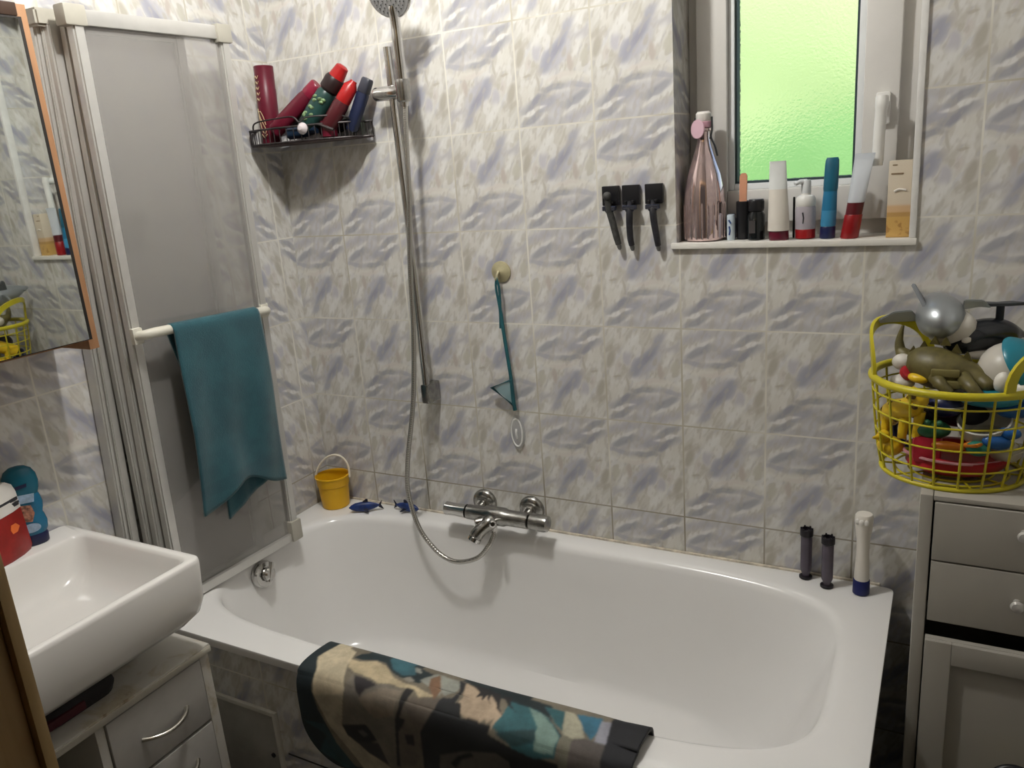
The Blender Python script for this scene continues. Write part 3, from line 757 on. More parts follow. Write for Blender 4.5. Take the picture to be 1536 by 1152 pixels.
bm = bmesh.new(); loft(bm, [rrect(.268,.312,-1.035,-.965,.012,VZ+.0005), rrect(.266,.314,-1.037,-.963,.014,VZ+.02), rrect(.272,.308,-1.03,-.97,.012,VZ+.027)])
solo('soap_dish', bm, M('grey_dish', (.16,.155,.13), .5, var=.2), 'small grey lidded dish on the vanity top close under the washbasin', 'dish', (.29,-1.0,VZ))
# ================================================================== SHOWER RAIL, HAND SHOWER, MIXER
sr = thing('shower_rail', 'tall chrome shower rail with sliding holder on the tiled back wall', 'shower rail', (.465,-.05,-.21))
bm = bmesh.new(); tube(bm, [(.468,-.050,-.215),(.468,-.050,.3),(.460,-.050,.722)], .0105, 16); part('pole', bm, CHROME, sr)
bm = bmesh.new(); box(bm, .455,.482,-.062,-.001,-.228,-.172,.005); tube(bm, [(.468,-.012,-.2),(.468,-.05,-.2)], .013, 12); part('lower_bracket', bm, CHROME_DULL, sr)
bm = bmesh.new(); tube(bm, [(.462,-.001,.600),(.462,-.05,.600)], .009, 14); part('upper_bracket', bm, CHROME, sr)
bm = bmesh.new(); lathe(bm, [(.0165,-.052),(.0180,-.048),(.0180,.022),(.0165,.026)], (.462,-.052,.612), (1,0,0), 24)
sl = part('slider', bm, CHROME, sr)
bm = bmesh.new(); lathe(bm, [(.014,-.024),(.0175,-.020),(.0185,.022),(.016,.030)], (.528,-.095,.606), (.04,-.08,1), 20); tube(bm, [(.486,-.056,.610),(.526,-.088,.606)], .011, 12); part('handset_holder', bm, CHROME_DULL, sl)

hs = thing('hand_shower', 'chrome hand shower with round head and long metal hose looping to the mixer tap', 'hand shower', (.50,-.09,.58))
bm = bmesh.new()
H0 = Vector((.527,-.093,.572)); H1 = Vector((.535,-.108,.765))
tube(bm, smoothpath([H0, H0.lerp(H1,.3), H0.lerp(H1,.7), H1, Vector((.537,-.115,.795)), Vector((.539,-.114,.818))], 5), [.0105]*3+[.012]*4+[.0135]*6+[.0125]*6+[.013]*7, 16)
part('handle', bm, CHROME, hs)
bm = bmesh.new(); HC = Vector((.541,-.128,.822)); HN = Vector((.12,-.86,-.50)).normalized()
lathe(bm, [(.012,-.030),(.032,-.024),(.048,-.012),(.054,-.002),(.054,.006),(.051,.009)], HC, HN, 36); hd = part('head', bm, CHROME, hs)
bm = bmesh.new(); lathe(bm, [(.0505,.0085),(.0490,.0105),(.001,.0112)], HC, HN, 36)
face = part('spray_face', bm, M('spray_face_grey', (.36,.36,.355), .35, .3), hd, 'grey spray face')
bm = bmesh.new(); q = Vector((0,0,1)).rotation_difference(HN).to_matrix()
for rr, nn in ((.010,6),(.020,12),(.030,18),(.039,24)):
    for i in range(nn):
        a = 2*PI*i/nn; lathe(bm, [(.0016,0),(.0013,.002)], HC+q@Vector((rr*math.cos(a), rr*math.sin(a), .0110)), HN, 6)
part('nozzles', bm, M('nozzle_dark', (.05,.05,.05), .5), hd, kind='stuff')
bm = bmesh.new()
HP = [(.527,-.093,.572),(.5235,-.097,.506),(.519,-.099,.42),(.513,-.099,.341),(.492,-.098,.169),(.479,-.098,-.013),(.456,-.103,-.205),(.424,-.118,-.383),(.417,-.124,-.486),(.448,-.135,-.580),(.498,-.142,-.636),(.543,-.145,-.661),(.588,-.143,-.664),(.643,-.138,-.643),(.676,-.130,-.606),(.686,-.116,-.580),(.684,-.106,-.562)]
tube(bm, smoothpath(HP, 10), .0068, 12)
k = NT('ribbed_hose'); oc = k.objc(); w = k.n('ShaderNodeTexWave', bands_direction='Z'); k.l(oc, w.inputs[0]); w.inputs['Scale'].default_value = 60
b = k.bsdf(**{'Base Color': (.46,.445,.41), 'Metallic': .9, 'Roughness': .27}); k.l(k.bump(w.outputs[1], .35, .001), b.inputs['Normal'])
part('hose', bm, k.m, hs, 'long silver metal hose')

mx = thing('mixer_tap', 'chrome wall-mounted bath mixer tap with limescale above the bath rim', 'mixer tap', (.66,-.06,-.57))
MZ = -.529
for x in (.600,.754):
    bm = bmesh.new(); lathe(bm, [(.0385,0),(.0385,.006),(.034,.013),(.020,.018)], (x,-.0005,-.536), (0,-1,0), 30); ro = part('rosette', bm, CHROME_DULL, mx)
    bm = bmesh.new(); tube(bm, [(x,-.012,-.536),(x+.008,-.042,-.536),(x+.018,-.088,MZ)], .0145, 14); lathe(bm, [(.0195,0),(.0195,.012)], (x+.002,-.016,-.537), (0,-1,-.1), 6); part('union', bm, CHROME, ro)
bm = bmesh.new(); lathe(bm, [(.018,.575),(.0215,.578),(.0215,.630),(.0265,.640),(.0265,.695),(.0225,.705),(.0225,.770),(.019,.772)], (.019,-.092,MZ), (1,0,0), 26); part('body', bm, CHROME_DULL, mx)
bm = bmesh.new(); lathe(bm, [(.017,.502),(.020,.505),(.0185,.535),(.0205,.572)], (.019,-.092,MZ), (1,0,0), 22); part('flow_handle', bm, CHROME, mx)
bm = bmesh.new(); lathe(bm, [(.019,.774),(.0235,.778),(.0235,.818),(.0215,.828),(.010,.829)], (.019,-.092,MZ), (1,0,0), 26); part('temperature_handle', bm, CHROME_DULL, mx)
bm = bmesh.new(); tube(bm, smoothpath([(.683,-.096,MZ-.006),(.678,-.118,-.540),(.657,-.142,-.560),(.647,-.150,-.577)], 6), [.021]*8+[.019]*8+[.018]*3, 16); sp = part('spout', bm, CHROME_DULL, mx)
bm = bmesh.new(); lathe(bm, [(.0195,0),(.0195,.010),(.014,.012),(.014,.004)], (.648,-.149,-.575), (-.35,-.45,-.82), 20); part('aerator', bm, CHROME, sp)
bm = bmesh.new(); lathe(bm, [(.010,0),(.012,.012),(.013,.040),(.009,.044)], (.676,-.106,-.536), (-.85,-.45,-.15), 16); lathe(bm, [(.007,0),(.008,.03),(.010,.042),(.006,.046)], (.690,-.110,-.538), (.35,-.75,.25), 14); part('diverter_knob', bm, CHROME, mx)
bm = bmesh.new(); lathe(bm, [(.0105,0),(.0105,.026),(.0085,.032)], (.684,-.102,-.545), (.0,-.2,-.97), 6); part('hose_nut', bm, CHROME, mx)

# ================================================================== THINGS ON THE BACK WALL
CREAMV = M('yellowed_suction_cup', (.40,.36,.22), .35, var=.12, scale=40)
sk = thing('suction_hook', 'round yellowed suction hook in the middle of the tiled wall', 'suction hook', (.714,0,.139))
bm = bmesh.new(); lathe(bm, [(.028,-.0005),(.028,.003),(.020,.006),(.010,.009),(.007,.011)], (.714,-.0005,.140), (0,-1,0), 28); part('cup', bm, CREAMV, sk)
bm = bmesh.new(); tube(bm, smoothpath([(.712,-.012,.142),(.712,-.020,.136),(.712,-.024,.126),(.712,-.027,.122),(.712,-.031,.127)], 4), .0035, 10); part('hook', bm, CREAMV, sk)
TEAL = M('teal_strap', (.016,.105,.125), .55, var=.12, scale=30)
hh = thing('hanging_strap', 'teal loop strap with small triangle end hanging from the round suction hook', 'strap', (.712,-.02,.12))
bm = bmesh.new()
tube(bm, smoothpath([(.712,-.0265,.128),(.707,-.024,.10),(.711,-.020,.04),(.705,-.014,-.01)], 6), .0032, 8)
tube(bm, smoothpath([(.712,-.0285,.128),(.717,-.025,.10),(.714,-.021,.04),(.719,-.020,-.04),(.728,-.020,-.14),(.731,-.020,-.215),(.733,-.019,-.238)], 6), [.0034]*13+[.005]*12+[.0055]*12, 8)
part('band', bm, TEAL, hh)
bm = bmesh.new(); tube(bm, [(.731,-.022,-.150),(.668,-.024,-.176),(.733,-.022,-.226)], .0052, 8, loop=True); part('triangle_ring', bm, TEAL, hh)
k = NT('pale_film_teal'); k.bsdf(**{'Base Color': (.25,.42,.45), 'Roughness': .4, 'Alpha': .55})
bm = bmesh.new(); prism(bm, [(.731,-.150),(.672,-.176),(.733,-.222)], .0012, (0,-.022,0), (1,0,0), (0,0,1)); part('web', bm, k.m, hh, 'pale translucent web in the triangle')
GL = NT('clear_plastic'); GL.bsdf(**{'Base Color': (.80,.80,.79), 'Roughness': .12, 'Alpha': .40, 'Specular IOR Level': .8})
so_ = thing('suction_pad', 'clear oval suction pad with white highlight ring below the teal strap', 'suction pad', (.727,0,-.306))
bm = bmesh.new(); lathe(bm, [(.0225,-.0005),(.0225,.003),(.015,.008),(.004,.010)], (.727,-.0005,-.308), (0,-1,0), 30, 1, 2.2); part('pad', bm, GL.m, so_)
bm = bmesh.new(); tube(bm, [(.727+.0165*math.cos(a), -.0075, -.308+.040*math.sin(a)) for a in [2*PI*i/36 for i in range(36)]], .0024, 8, loop=True)  # raised ring coloured white in place of the pad's streak highlights
tube(bm, smoothpath([(.727,-.008,-.325),(.727,-.012,-.308),(.727,-.009,-.296)], 4), .0034, 8); part('rim', bm, M('rim_highlight', (.80,.80,.78), .2), so_, 'white ring of highlights')

# razors in square holders
HOLD = M('holder_black', (.010,.010,.012), .3, var=.1); GRIP = M('razor_grip', (.022,.022,.028), .45, var=.3, scale=90); STEEL = M('razor_steel', (.035,.042,.075), .3, .5)
DULLG = M('razor_dull', (.045,.045,.042), .6, var=.4, scale=70)
RZ = [(1.034, 'left', -.0), (1.0845, 'middle', 0), (1.141, 'right', 0)]
for i, (x, w, _) in enumerate(RZ):
    bm = bmesh.new(); box(bm, x-.0215, x+.0215, -.012, -.0008, .2985, .3445, .0025); box(bm, x-.012, x-.005, -.026, -.010, .303, .309, .002); box(bm, x+.005, x+.012, -.026, -.010, .303, .309, .002)
    tag_ = {'left': 'black square adhesive razor holder, leftmost of three left of the window', 'middle': 'black square adhesive razor holder in the middle of three left of the window', 'right': 'black square adhesive razor holder nearest the window'}[w]
    solo('razor_holder', bm, HOLD, tag_, 'razor holder', (x,-.0008,.32), 'square razor holders on the tiled wall')
def razor(x, pts, lab, mat, hz, knob=False):
    t = thing('razor', lab, 'razor', (x,-.02,.30), 'razors hanging left of the window')
    bm = bmesh.new(); n = len(smoothpath(pts, 6))
    tube(bm, smoothpath(pts, 6), [.0060+.0022*math.sin(PI*min(1, .2+.7*i/n)) for i in range(n)], 12); part('handle', bm, mat, t)
    bm = bmesh.new(); box(bm, x-.0165, x+.0165, -.027, -.0135, hz-.005, hz+.006, .002); h = part('head', bm, STEEL, t)
    bm = bmesh.new()
    for k in range(3): box(bm, x-.015, x+.015, -.0276, -.0268, hz-.0035+.003*k, hz-.0028+.003*k)
    part('blades', bm, M('blade_steel', (.5,.5,.5), .25, 1.0), h)
    bm = bmesh.new(); tube(bm, [(x-.010,-.022,hz-.004),(pts[1][0],-.021,hz-.018)], .0022, 8); tube(bm, [(x+.010,-.022,hz-.004),(pts[1][0],-.021,hz-.018)], .0022, 8); part('yoke', bm, STEEL, t)
    e = Vector(pts[-1]); bm = bmesh.new(); lathe(bm, [(.0052,0),(.0055,.006),(.004,.012),(.001,.014)], e, e-Vector(pts[-2]), 12); part('tail', bm, M('grey_tail', (.12,.12,.115), .4), t)
    if knob:
        bm = bmesh.new(); ball(bm, (x-.001,-.030,.322), .0105, 14, (1,.7,1)); part('grip_knob', bm, DULLG, t)
razor(1.034, [(1.032,-.026,.318),(1.034,-.022,.288),(1.040,-.020,.262),(1.048,-.018,.225),(1.052,-.016,.207)], 'dark grey curved razor hanging from the leftmost square holder', DULLG, .2925, True)
razor(1.0845, [(1.0845,-.0165,.308),(1.0845,-.0175,.297),(1.0845,-.022,.280),(1.083,-.021,.255),(1.083,-.018,.222),(1.085,-.015,.204)], 'straight black razor hanging from the middle square holder', GRIP, .2925)
razor(1.141, [(1.141,-.0165,.308),(1.141,-.0175,.297),(1.142,-.022,.280),(1.144,-.021,.255),(1.148,-.018,.222),(1.150,-.015,.202)], 'black razor hanging from the square holder nearest the window', GRIP, .2925)

# ================================================================== CORNER BASKET
WIRE = M('dark_wire', (.045,.038,.038), .45, .3, var=.5, scale=60)
cb = thing('wire_basket', 'dark wire basket full of bottles in the tiled corner beside the shower', 'basket', (.15,-.05,.512))
FP = [(.012,-.012),(.012,-.112),(.040,-.134),(.12,-.140),(.25,-.122),(.325,-.075),(.338,-.040),(.338,-.012)]
BZ, TZ = .514, .552
bm = bmesh.new()
fpc = smoothpath([(x, y, 0) for x, y in FP], 6, loop=True)
tube(bm, [(p.x, p.y, BZ) for p in fpc], .0024, 8, loop=True); tube(bm, [(p.x, p.y, TZ) for p in fpc], .0028, 8, loop=True)
part('frame', bm, WIRE, cb)
bm = bmesh.new()
for p in fpc[::1]: tube(bm, [(p.x, p.y, BZ), (p.x, p.y, TZ)], .0013, 6)
part('side_wires', bm, WIRE, cb, kind='stuff')
bm = bmesh.new()
for kx in range(1, 17):
    x = .012+.0195*kx; ys = []
    for a, b in zip(fpc, fpc[1:]+fpc[:1]):
        if (a.x-x)*(b.x-x) <= 0 and a.x != b.x: ys.append(a.y+(b.y-a.y)*(x-a.x)/(b.x-a.x))
    if len(ys) >= 2: tube(bm, [(x, min(ys), BZ), (x, max(ys), BZ)], .0013, 6)
part('floor_wires', bm, WIRE, cb)
bm = bmesh.new(); loft(bm, [[(p.x, p.y, BZ-.0045) for p in fpc], [(p.x, p.y, BZ-.0025) for p in fpc]]); part('base_tray', bm, M('dark_tray', (.05,.03,.03), .5), cb)
bm = bmesh.new(); 
tube(bm, smoothpath([(.030,-.125,TZ),(.055,-.138,TZ+.019),(.13,-.141,TZ+.024),(.190,-.137,TZ+.024),(.212,-.136,TZ+.008),(.232,-.136,TZ+.018),(.27,-.118,TZ+.020),(.318,-.085,TZ+.016),(.332,-.06,TZ)], 5), .0022, 8)
tube(bm, [(.262,-.121,TZ),(.305,-.113,TZ-.018)], .0036, 8)
part('retaining_wire', bm, WIRE, cb)
bm = bmesh.new(); lathe(bm, [(.0155,0),(.0155,.002),(.010,.009),(.006,.014),(.001,.015)], (.222,-.138,TZ-.008), (.15,-.98,.1), 22); part('suction_cup', bm, M('milky_cup', (.62,.56,.57), .25), cb, 'milky white suction cup')

def cyl(prof, c0, c1, mat, name, parent, seg=22, label=None, sx=1, sy=1):
    """lathe along c0->c1; prof in (radius, fraction of length)"""
    c0 = Vector(c0); c1 = Vector(c1); L = (c1-c0).length
    bm = bmesh.new(); lathe(bm, [(r, f*L) for r, f in prof], c0, c1-c0, seg, sx, sy)
    return part(name, bm, mat, parent, label)
MAROON = M('maroon_plastic', (.11,.005,.018), .35, var=.12); REDC = M('red_cap', (.36,.010,.010), .35, var=.08); GOLD = M('pale_gold', (.55,.42,.24), .4)
DKGREEN = M('dark_green_label', (.016,.055,.048), .35, var=.3); BURG = M('burgundy', (.075,.010,.014), .35); DNAVY = M('dark_navy', (.012,.018,.050), .35, var=.2); DKBLUE = M('dark_blue_bottle', (.010,.025,.055), .3)
FZ = BZ+.0032
t = thing('spray_can', 'tall crimson spray can with pale gold swirls standing at the left end of wire basket', 'spray can', (.052,-.082,FZ))
ca, cbv = (.052,-.082,FZ), (.060,-.080,.722)
cyl([(.026,0),(.0275,.02),(.0275,.70),(.0265,.71),(.0265,.99),(.024,1.0)], ca, cbv, MAROON, 'body', t)
bm = bmesh.new()
V0, V1 = Vector(ca), Vector(cbv)
def oncan(f, ang, r=.0282): return V0.lerp(V1, f)+Vector((r*math.cos(ang), r*math.sin(ang), 0))
def stroke_on(bm, pts, r=.0011): tube(bm, smoothpath([oncan(f, math.radians(a)) for f, a in pts], 5), r, 6)
stroke_on(bm, [(.46,-118),(.40,-112),(.28,-105),(.18,-95),(.13,-80),(.17,-70),(.26,-85),(.38,-110),(.42,-98),(.35,-80),(.24,-68)])
for f in (.56,.63,.70,.77,.84): stroke_on(bm, [(f,-120),(f+.03,-105),(f-.005,-95),(f+.03,-84)], .0010)
stroke_on(bm, [(.10,-118),(.12,-100),(.08,-85),(.12,-66)], .0014)
part('lettering', bm, GOLD, t, 'pale gold swirling lettering')
t = thing('shampoo_bottle', 'crimson squeeze bottle lying slanted beside the spray can in the wire basket', 'bottle', (.09,-.11,FZ))
cyl([(.016,0),(.022,.03),(.024,.25),(.023,.7),(.020,.78)], (.095,-.112,FZ+.027), (.235,-.070,.655), MAROON, 'body', t, sy=.8)
cyl([(.021,.78),(.022,.80),(.021,.98),(.018,1.0)], (.095,-.112,FZ+.027), (.235,-.070,.655), M('crimson_cap', (.20,.008,.03), .3), 'cap', t, sy=.8)
t = thing('dark_tube', 'small dark tube lying low behind the slanted crimson bottle', 'tube', (.10,-.045,FZ))
cyl([(.010,0),(.016,.1),(.017,.7),(.012,.8),(.012,1.0)], (.095,-.040,FZ+.019), (.165,-.040,.600), BLACKPL, 'body', t)
t = thing('green_bottle', 'dark green bottle with a leafy pale label and red cap, topmost in wire basket', 'bottle', (.2,-.1,FZ))
g0, g1 = (.195,-.100,FZ+.022), (.318,-.060,.690)
cyl([(.020,0),(.027,.05),(.029,.3),(.027,.58),(.022,.63)], g0, g1, DKGREEN, 'body', t)
cyl([(.021,.62),(.0275,.66),(.0275,.80),(.024,.84)], g0, g1, M('black_collar', (.016,.006,.006), .4), 'collar', t)
cyl([(.022,.83),(.020,.90),(.017,1.0),(.010,1.02)], g0, g1, REDC, 'cap', t)
bm = bmesh.new(); G0, G1 = Vector(g0), Vector(g1); gd = (G1-G0).normalized(); side = gd.cross(Vector((.4,-.9,.2))).normalized(); nn = side.cross(gd).normalized(); nn = nn if nn.y < 0 else -nn
rnd = random.Random(4)
for i in range(11):
    f = .14+.40*rnd.random(); s_ = rnd.uniform(-.016,.016)
    ball(bm, G0.lerp(G1, f)+side*s_+nn*(math.sqrt(max(0,.0285**2-s_*s_))-.0005), .007, 8, (1.0,.45,.8), (rnd.random(), 0, rnd.random()))
part('leaf_label', bm, M('leaf_green', (.20,.30,.15), .5, var=.5, scale=90), t, 'pale green leaf picture')
t = thing('burgundy_bottle', 'burgundy bottle with bright red cap leaning right of the green bottle', 'bottle', (.29,-.09,FZ))
cyl([(.016,0),(.021,.05),(.022,.5),(.020,.58)], (.270,-.100,FZ+.018), (.350,-.060,.652), BURG, 'body', t)
cyl([(.019,.57),(.0205,.62),(.019,.88),(.010,.97),(.009,1.0)], (.270,-.100,FZ+.018), (.350,-.060,.652), REDC, 'cap', t)
t = thing('navy_bottle', 'flat navy bottle with dark squared cap leaning at the right end of wire basket', 'bottle', (.33,-.06,FZ))
n0, n1 = Vector((.322,-.062,FZ+.013)), Vector((.385,-.045,.655))
nd = (n1-n0).normalized(); nx = Vector((nd.z,0,-nd.x)).normalized(); ny = nd.cross(nx)
def fl(f, w, d): c = n0.lerp(n1, f); return [c+nx*(w*math.copysign(abs(math.cos(a))**.5, math.cos(a)))+ny*(d*math.copysign(abs(math.sin(a))**.5, math.sin(a))) for a in [2*PI*i/24+.01 for i in range(24)]]
bm = bmesh.new(); loft(bm, [fl(0,.013,.010), fl(.04,.016,.012), fl(.70,.0165,.012), fl(.74,.014,.011)]); part('body', bm, DNAVY, t)
bm = bmesh.new(); loft(bm, [fl(.735,.0155,.0125), fl(.75,.016,.013), fl(.97,.0145,.012), fl(1.0,.0125,.010)]); part('cap', bm, M('slate_cap', (.030,.032,.045), .4, var=.3), t)
t = thing('blue_tube', 'dark blue tube lying along the floor at the front of wire basket', 'tube', (.16,-.11,FZ))
cyl([(.012,0),(.016,.06),(.0165,.7),(.012,.78),(.012,1.0)], (.150,-.119,FZ+.018), (.235,-.098,FZ+.025), DKBLUE, 'body', t)
t = thing('dark_bottle', 'black bottle lying at the back of the wire basket under the red-capped bottles', 'bottle', (.25,-.045,FZ))
cyl([(.014,0),(.019,.06),(.020,.7),(.013,.8),(.013,1.0)], (.200,-.038,FZ+.021), (.305,-.034,FZ+.040), M('black_bottle', (.014,.010,.012), .35), 'body', t)
t = thing('maroon_jar', 'low maroon jar at the front of the wire basket beside the milky suction cup', 'jar', (.275,-.095,FZ))
cyl([(.018,0),(.022,.05),(.022,.62),(.0225,.64),(.0225,1.0)], (.272,-.092,FZ), (.274,-.092,FZ+.042), MAROON, 'body', t)
t = thing('sponge', 'small pale green sponge tucked in the right end of wire basket', 'sponge', (.32,-.035,FZ))
bm = bmesh.new(); box(bm, .300,.334,-.034,-.014,FZ,.585,.006); part('pad', bm, M('pale_green_sponge', (.22,.27,.22), .9, var=.2, bump=.5), t)
# ================================================================== WINDOW SILL
SZ = WZ0+.0005
def pinkglass():
    k = NT('mauve_mirror_glass'); 
    k.bsdf(**{'Base Color': (.60,.47,.46), 'Metallic': .85, 'Roughness': .10}); return k.m
t = thing('swing_top_bottle', 'mauve pink mirrored swing-top bottle at the left end of the window sill', 'bottle', (1.243,.050,SZ))
bm = bmesh.new(); lathe(bm, [(.030,0),(.044,.002),(.0465,.008),(.0470,.09),(.045,.115),(.038,.150),(.026,.185),(.0165,.215),(.0135,.232),(.0135,.245),(.0165,.247),(.0165,.252),(.013,.254)], (1.243,.050,SZ), (0,0,1), 40)
bd = part('body', bm, pinkglass(), t)
bm = bmesh.new()
for i in range(22):
    a = 2*PI*i/22; lathe(bm, [(.0025,0),(.0030,.004),(.0030,.075),(.001,.085)], (1.243+.0455*math.cos(a), .05+.0455*math.sin(a), SZ+.006), (0,0,1), 8)
part('ribs', bm, pinkglass(), bd)
bm = bmesh.new(); lathe(bm, [(.015,.266),(.017,.269),(.017,.284),(.013,.289)], (1.243,.050,SZ), (0,0,1), 24); part('stopper', bm, M('cream_stopper', (.72,.69,.64), .3), t, 'cream white stopper')
bm = bmesh.new(); lathe(bm, [(.013,.252),(.019,.254),(.019,.266),(.014,.268)], (1.243,.050,SZ), (0,0,1), 24); part('seal', bm, M('pink_seal', (.50,.27,.33), .45), t, 'pink rubber seal')
bm = bmesh.new(); prism(bm, [(.017*math.cos(2*PI*i/22), .021*math.sin(2*PI*i/22)) for i in range(22)], .003, (1.236,.026,SZ+.251), (.96,-.2,.15), (-.1,.1,1), .001); part('hang_tag', bm, M('pink_tag', (.58,.38,.44), .5), t, 'round pink tag')
bm = bmesh.new()
tube(bm, smoothpath([(1.262,.050,SZ+.276),(1.264,.044,SZ+.250),(1.262,.042,SZ+.232),(1.271,.040,SZ+.212),(1.276,.043,SZ+.190)], 5), .0022, 8)
tube(bm, smoothpath([(1.224,.050,SZ+.276),(1.222,.044,SZ+.250),(1.224,.042,SZ+.232)], 5), .0018, 8)
tube(bm, [(1.228+.033*0,.05,SZ+.230),(1.243,.034,SZ+.230),(1.258,.05,SZ+.230),(1.243,.066,SZ+.230)], .0016, 6, loop=True)
part('wire_bail', bm, M('bail_dark', (.05,.05,.05), .4, .6), t)

t = thing('lip_balm', 'small white and blue tube standing right of the mauve bottle on the sill', 'tube', (1.307,.040,SZ))
bm = bmesh.new(); lathe(bm, [(.0085,0),(.009,.001),(.009,.055),(.008,.058)], (1.307,.040,SZ), (0,0,1), 18); part('body', bm, M('pale_blue_white', (.52,.60,.66), .35, var=.05), t)
bm = bmesh.new(); tube(bm, [(1.305,.0305,SZ+.012),(1.307,.030,SZ+.022),(1.305,.0305,SZ+.032)], .0018, 6); tube(bm, [(1.309,.0308,SZ+.038),(1.304,.0306,SZ+.046)], .0018, 6); part('print', bm, M('blue_print', (.02,.06,.22), .5), t)
t = thing('navy_cap_bottle', 'tiny navy bottle squeezed between the mauve bottle and the pale tube', 'bottle', (1.300,.082,SZ))
bm = bmesh.new(); lathe(bm, [(.010,0),(.011,.002),(.011,.045),(.008,.050),(.008,.056)], (1.300,.078,SZ), (0,0,1), 16); part('body', bm, NAVY, t)
t = thing('dark_cup', 'black cup holding a peach coloured stick on the window sill', 'cup', (1.335,.055,SZ))
bm = bmesh.new(); lathe(bm, [(.012,0),(.0155,.001),(.0175,.085),(.0160,.086),(.0140,.006),(.001,.005)], (1.333,.055,SZ), (0,0,1), 24); part('body', bm, BLACKPL, t)
t = thing('nail_file', 'flat peach coloured stick standing in the black cup on the sill', 'nail file', (1.335,.05,SZ+.01))
bm = bmesh.new(); prism(bm, [(-.006,0),(.006,0),(.0085,.05),(.0085,.134),(.005,.140),(-.005,.140),(-.0085,.134),(-.0085,.05)], .0028, (1.331,.047,SZ+.008), (1,.05,0), (.015,.03,1), .0008); part('blade', bm, M('peach_stick', (.62,.30,.18), .5), t)
t = thing('black_jar', 'short glossy black bottle with ridged cap left of the white tube', 'bottle', (1.364,.040,SZ))
bm = bmesh.new(); lathe(bm, [(.017,0),(.0195,.002),(.0195,.055),(.014,.063),(.014,.066)], (1.364,.038,SZ), (0,0,1), 26); part('body', bm, M('black_glass', (.006,.008,.009), .12), t)
bm = bmesh.new(); lathe(bm, [(.0165,.064),(.0168,.066),(.0168,.088),(.0155,.090)], (1.364,.038,SZ), (0,0,1), 26); jc = part('cap', bm, BLACKPL, t)
bm = bmesh.new()
for i in range(24): a = 2*PI*i/24; box(bm, 1.364+.0166*math.cos(a)-.0008, 1.364+.0166*math.cos(a)+.0008, .038+.0166*math.sin(a)-.0008, .038+.0166*math.sin(a)+.0008, SZ+.068, SZ+.086)
part('ridges', bm, BLACKPL, jc)
bm = bmesh.new(); prism(bm, [(-.007,-.014),(.007,-.014),(.007,.014),(-.007,.014)], .0006, (1.359,.0184,SZ+.030), (1,0,0), (0,0,1)); part('label', bm, M('dull_label', (.05,.045,.045), .5), t)

def squeeze_tube(name, label, c, capm, caph, capr, bodym, L, wtop, rbase, topm=None, tilt=(0,0), cat='tube', topf=.8, ang=0.0):
    t = thing(name, label, cat, c); C = Vector(c); D = Vector((tilt[0], tilt[1], 1)).normalized()
    ex = Vector((math.cos(ang), math.sin(ang), 0)); ey = Vector((-math.sin(ang), math.cos(ang), 0))
    def rg(f, w, d): p = C+D*f; return [p+ex*(w*math.cos(2*PI*i/28))+ey*(d*math.sin(2*PI*i/28)) for i in range(28)]
    bm = bmesh.new(); loft(bm, [rg(0,capr*.94,capr*.94), rg(.002,capr,capr), rg(caph-.002,capr*.97,capr*.97), rg(caph,capr*.93,capr*.93)]); part('cap', bm, capm, t)
    h0 = caph; ks = [0,.06,.2,.4,.6,.8,.93,1.0]
    def wr(k): return rbase+(wtop-rbase)*k, max(.0016, rbase*(1-k)**.8 if k > .2 else rbase*(1-k*.35)*1.0)
    split = [k for k in ks if k <= topf] if topm else ks
    bm = bmesh.new(); loft(bm, [rg(h0+(L-h0)*k, *wr(k)) for k in split]); part('body', bm, bodym, t)
    if topm:
        bm = bmesh.new(); loft(bm, [rg(h0+(L-h0)*k, *wr(k)) for k in ks if k >= split[-1]]); part('upper_body', bm, topm, t)
    bm = bmesh.new(); p = C+D*L
    loft(bm, [rg(L-.010, wtop*1.0, .0022), rg(L, wtop*1.02, .0020)]); part('crimp', bm, topm or bodym, t)
    return t
CREAMT = M('cream_tube', (.66,.62,.55), .4, var=.03); WHITET = M('white_clear_tube', (.70,.72,.70), .3, var=.05); WINE = M('wine_red', (.10,.005,.018), .3); DRED = M('dark_red_cap', (.24,.008,.010), .3)
tb = squeeze_tube('cream_tube', 'upright cream white squeeze tube on a wine red cap, by the black bottle', (1.417,.022,SZ), WINE, .021, .0215, CREAMT, .170, .017, .0235, WHITET, (-.03,.03), topf=.6, ang=.2)
bm = bmesh.new(); lathe(bm, [(.002,0),(.0025,.004),(.0025,.086),(.002,.090)], (1.443,.055,SZ), (0,0,1), 10); solo('black_pencil', bm, BLACKPL, 'thin black cosmetic pencil standing between the cream tube and foam pump', 'pencil', (1.443,.055,SZ))
t = thing('foam_pump', 'clear foam pump bottle with white pump head and red base on the sill', 'pump bottle', (1.470,.042,SZ)); c = (1.470,.040,SZ)
bm = bmesh.new(); lathe(bm, [(.018,0),(.0215,.002),(.0215,.020),(.021,.021)], c, (0,0,1), 28); part('base', bm, DRED, t, 'red base')
bm = bmesh.new(); lathe(bm, [(.021,.021),(.0215,.023),(.0212,.066),(.019,.072)], c, (0,0,1), 28); part('body', bm, M('smoky_clear', (.40,.37,.40), .2, var=.1), t)
bm = bmesh.new(); lathe(bm, [(.0195,.070),(.0205,.072),(.0205,.086),(.017,.092),(.010,.094),(.010,.100)], c, (0,0,1), 28); pc = part('collar', bm, WHITEPL, t)
bm = bmesh.new(); lathe(bm, [(.0100,.098),(.0105,.100),(.0105,.122),(.009,.126)], c, (0,0,1), 22); tube(bm, [(1.470,.040,SZ+.121),(1.458,.030,SZ+.123),(1.449,.024,SZ+.119)], [.007,.005,.0045], 10); part('pump_head', bm, M('white_pump', (.66,.68,.68), .35), t)
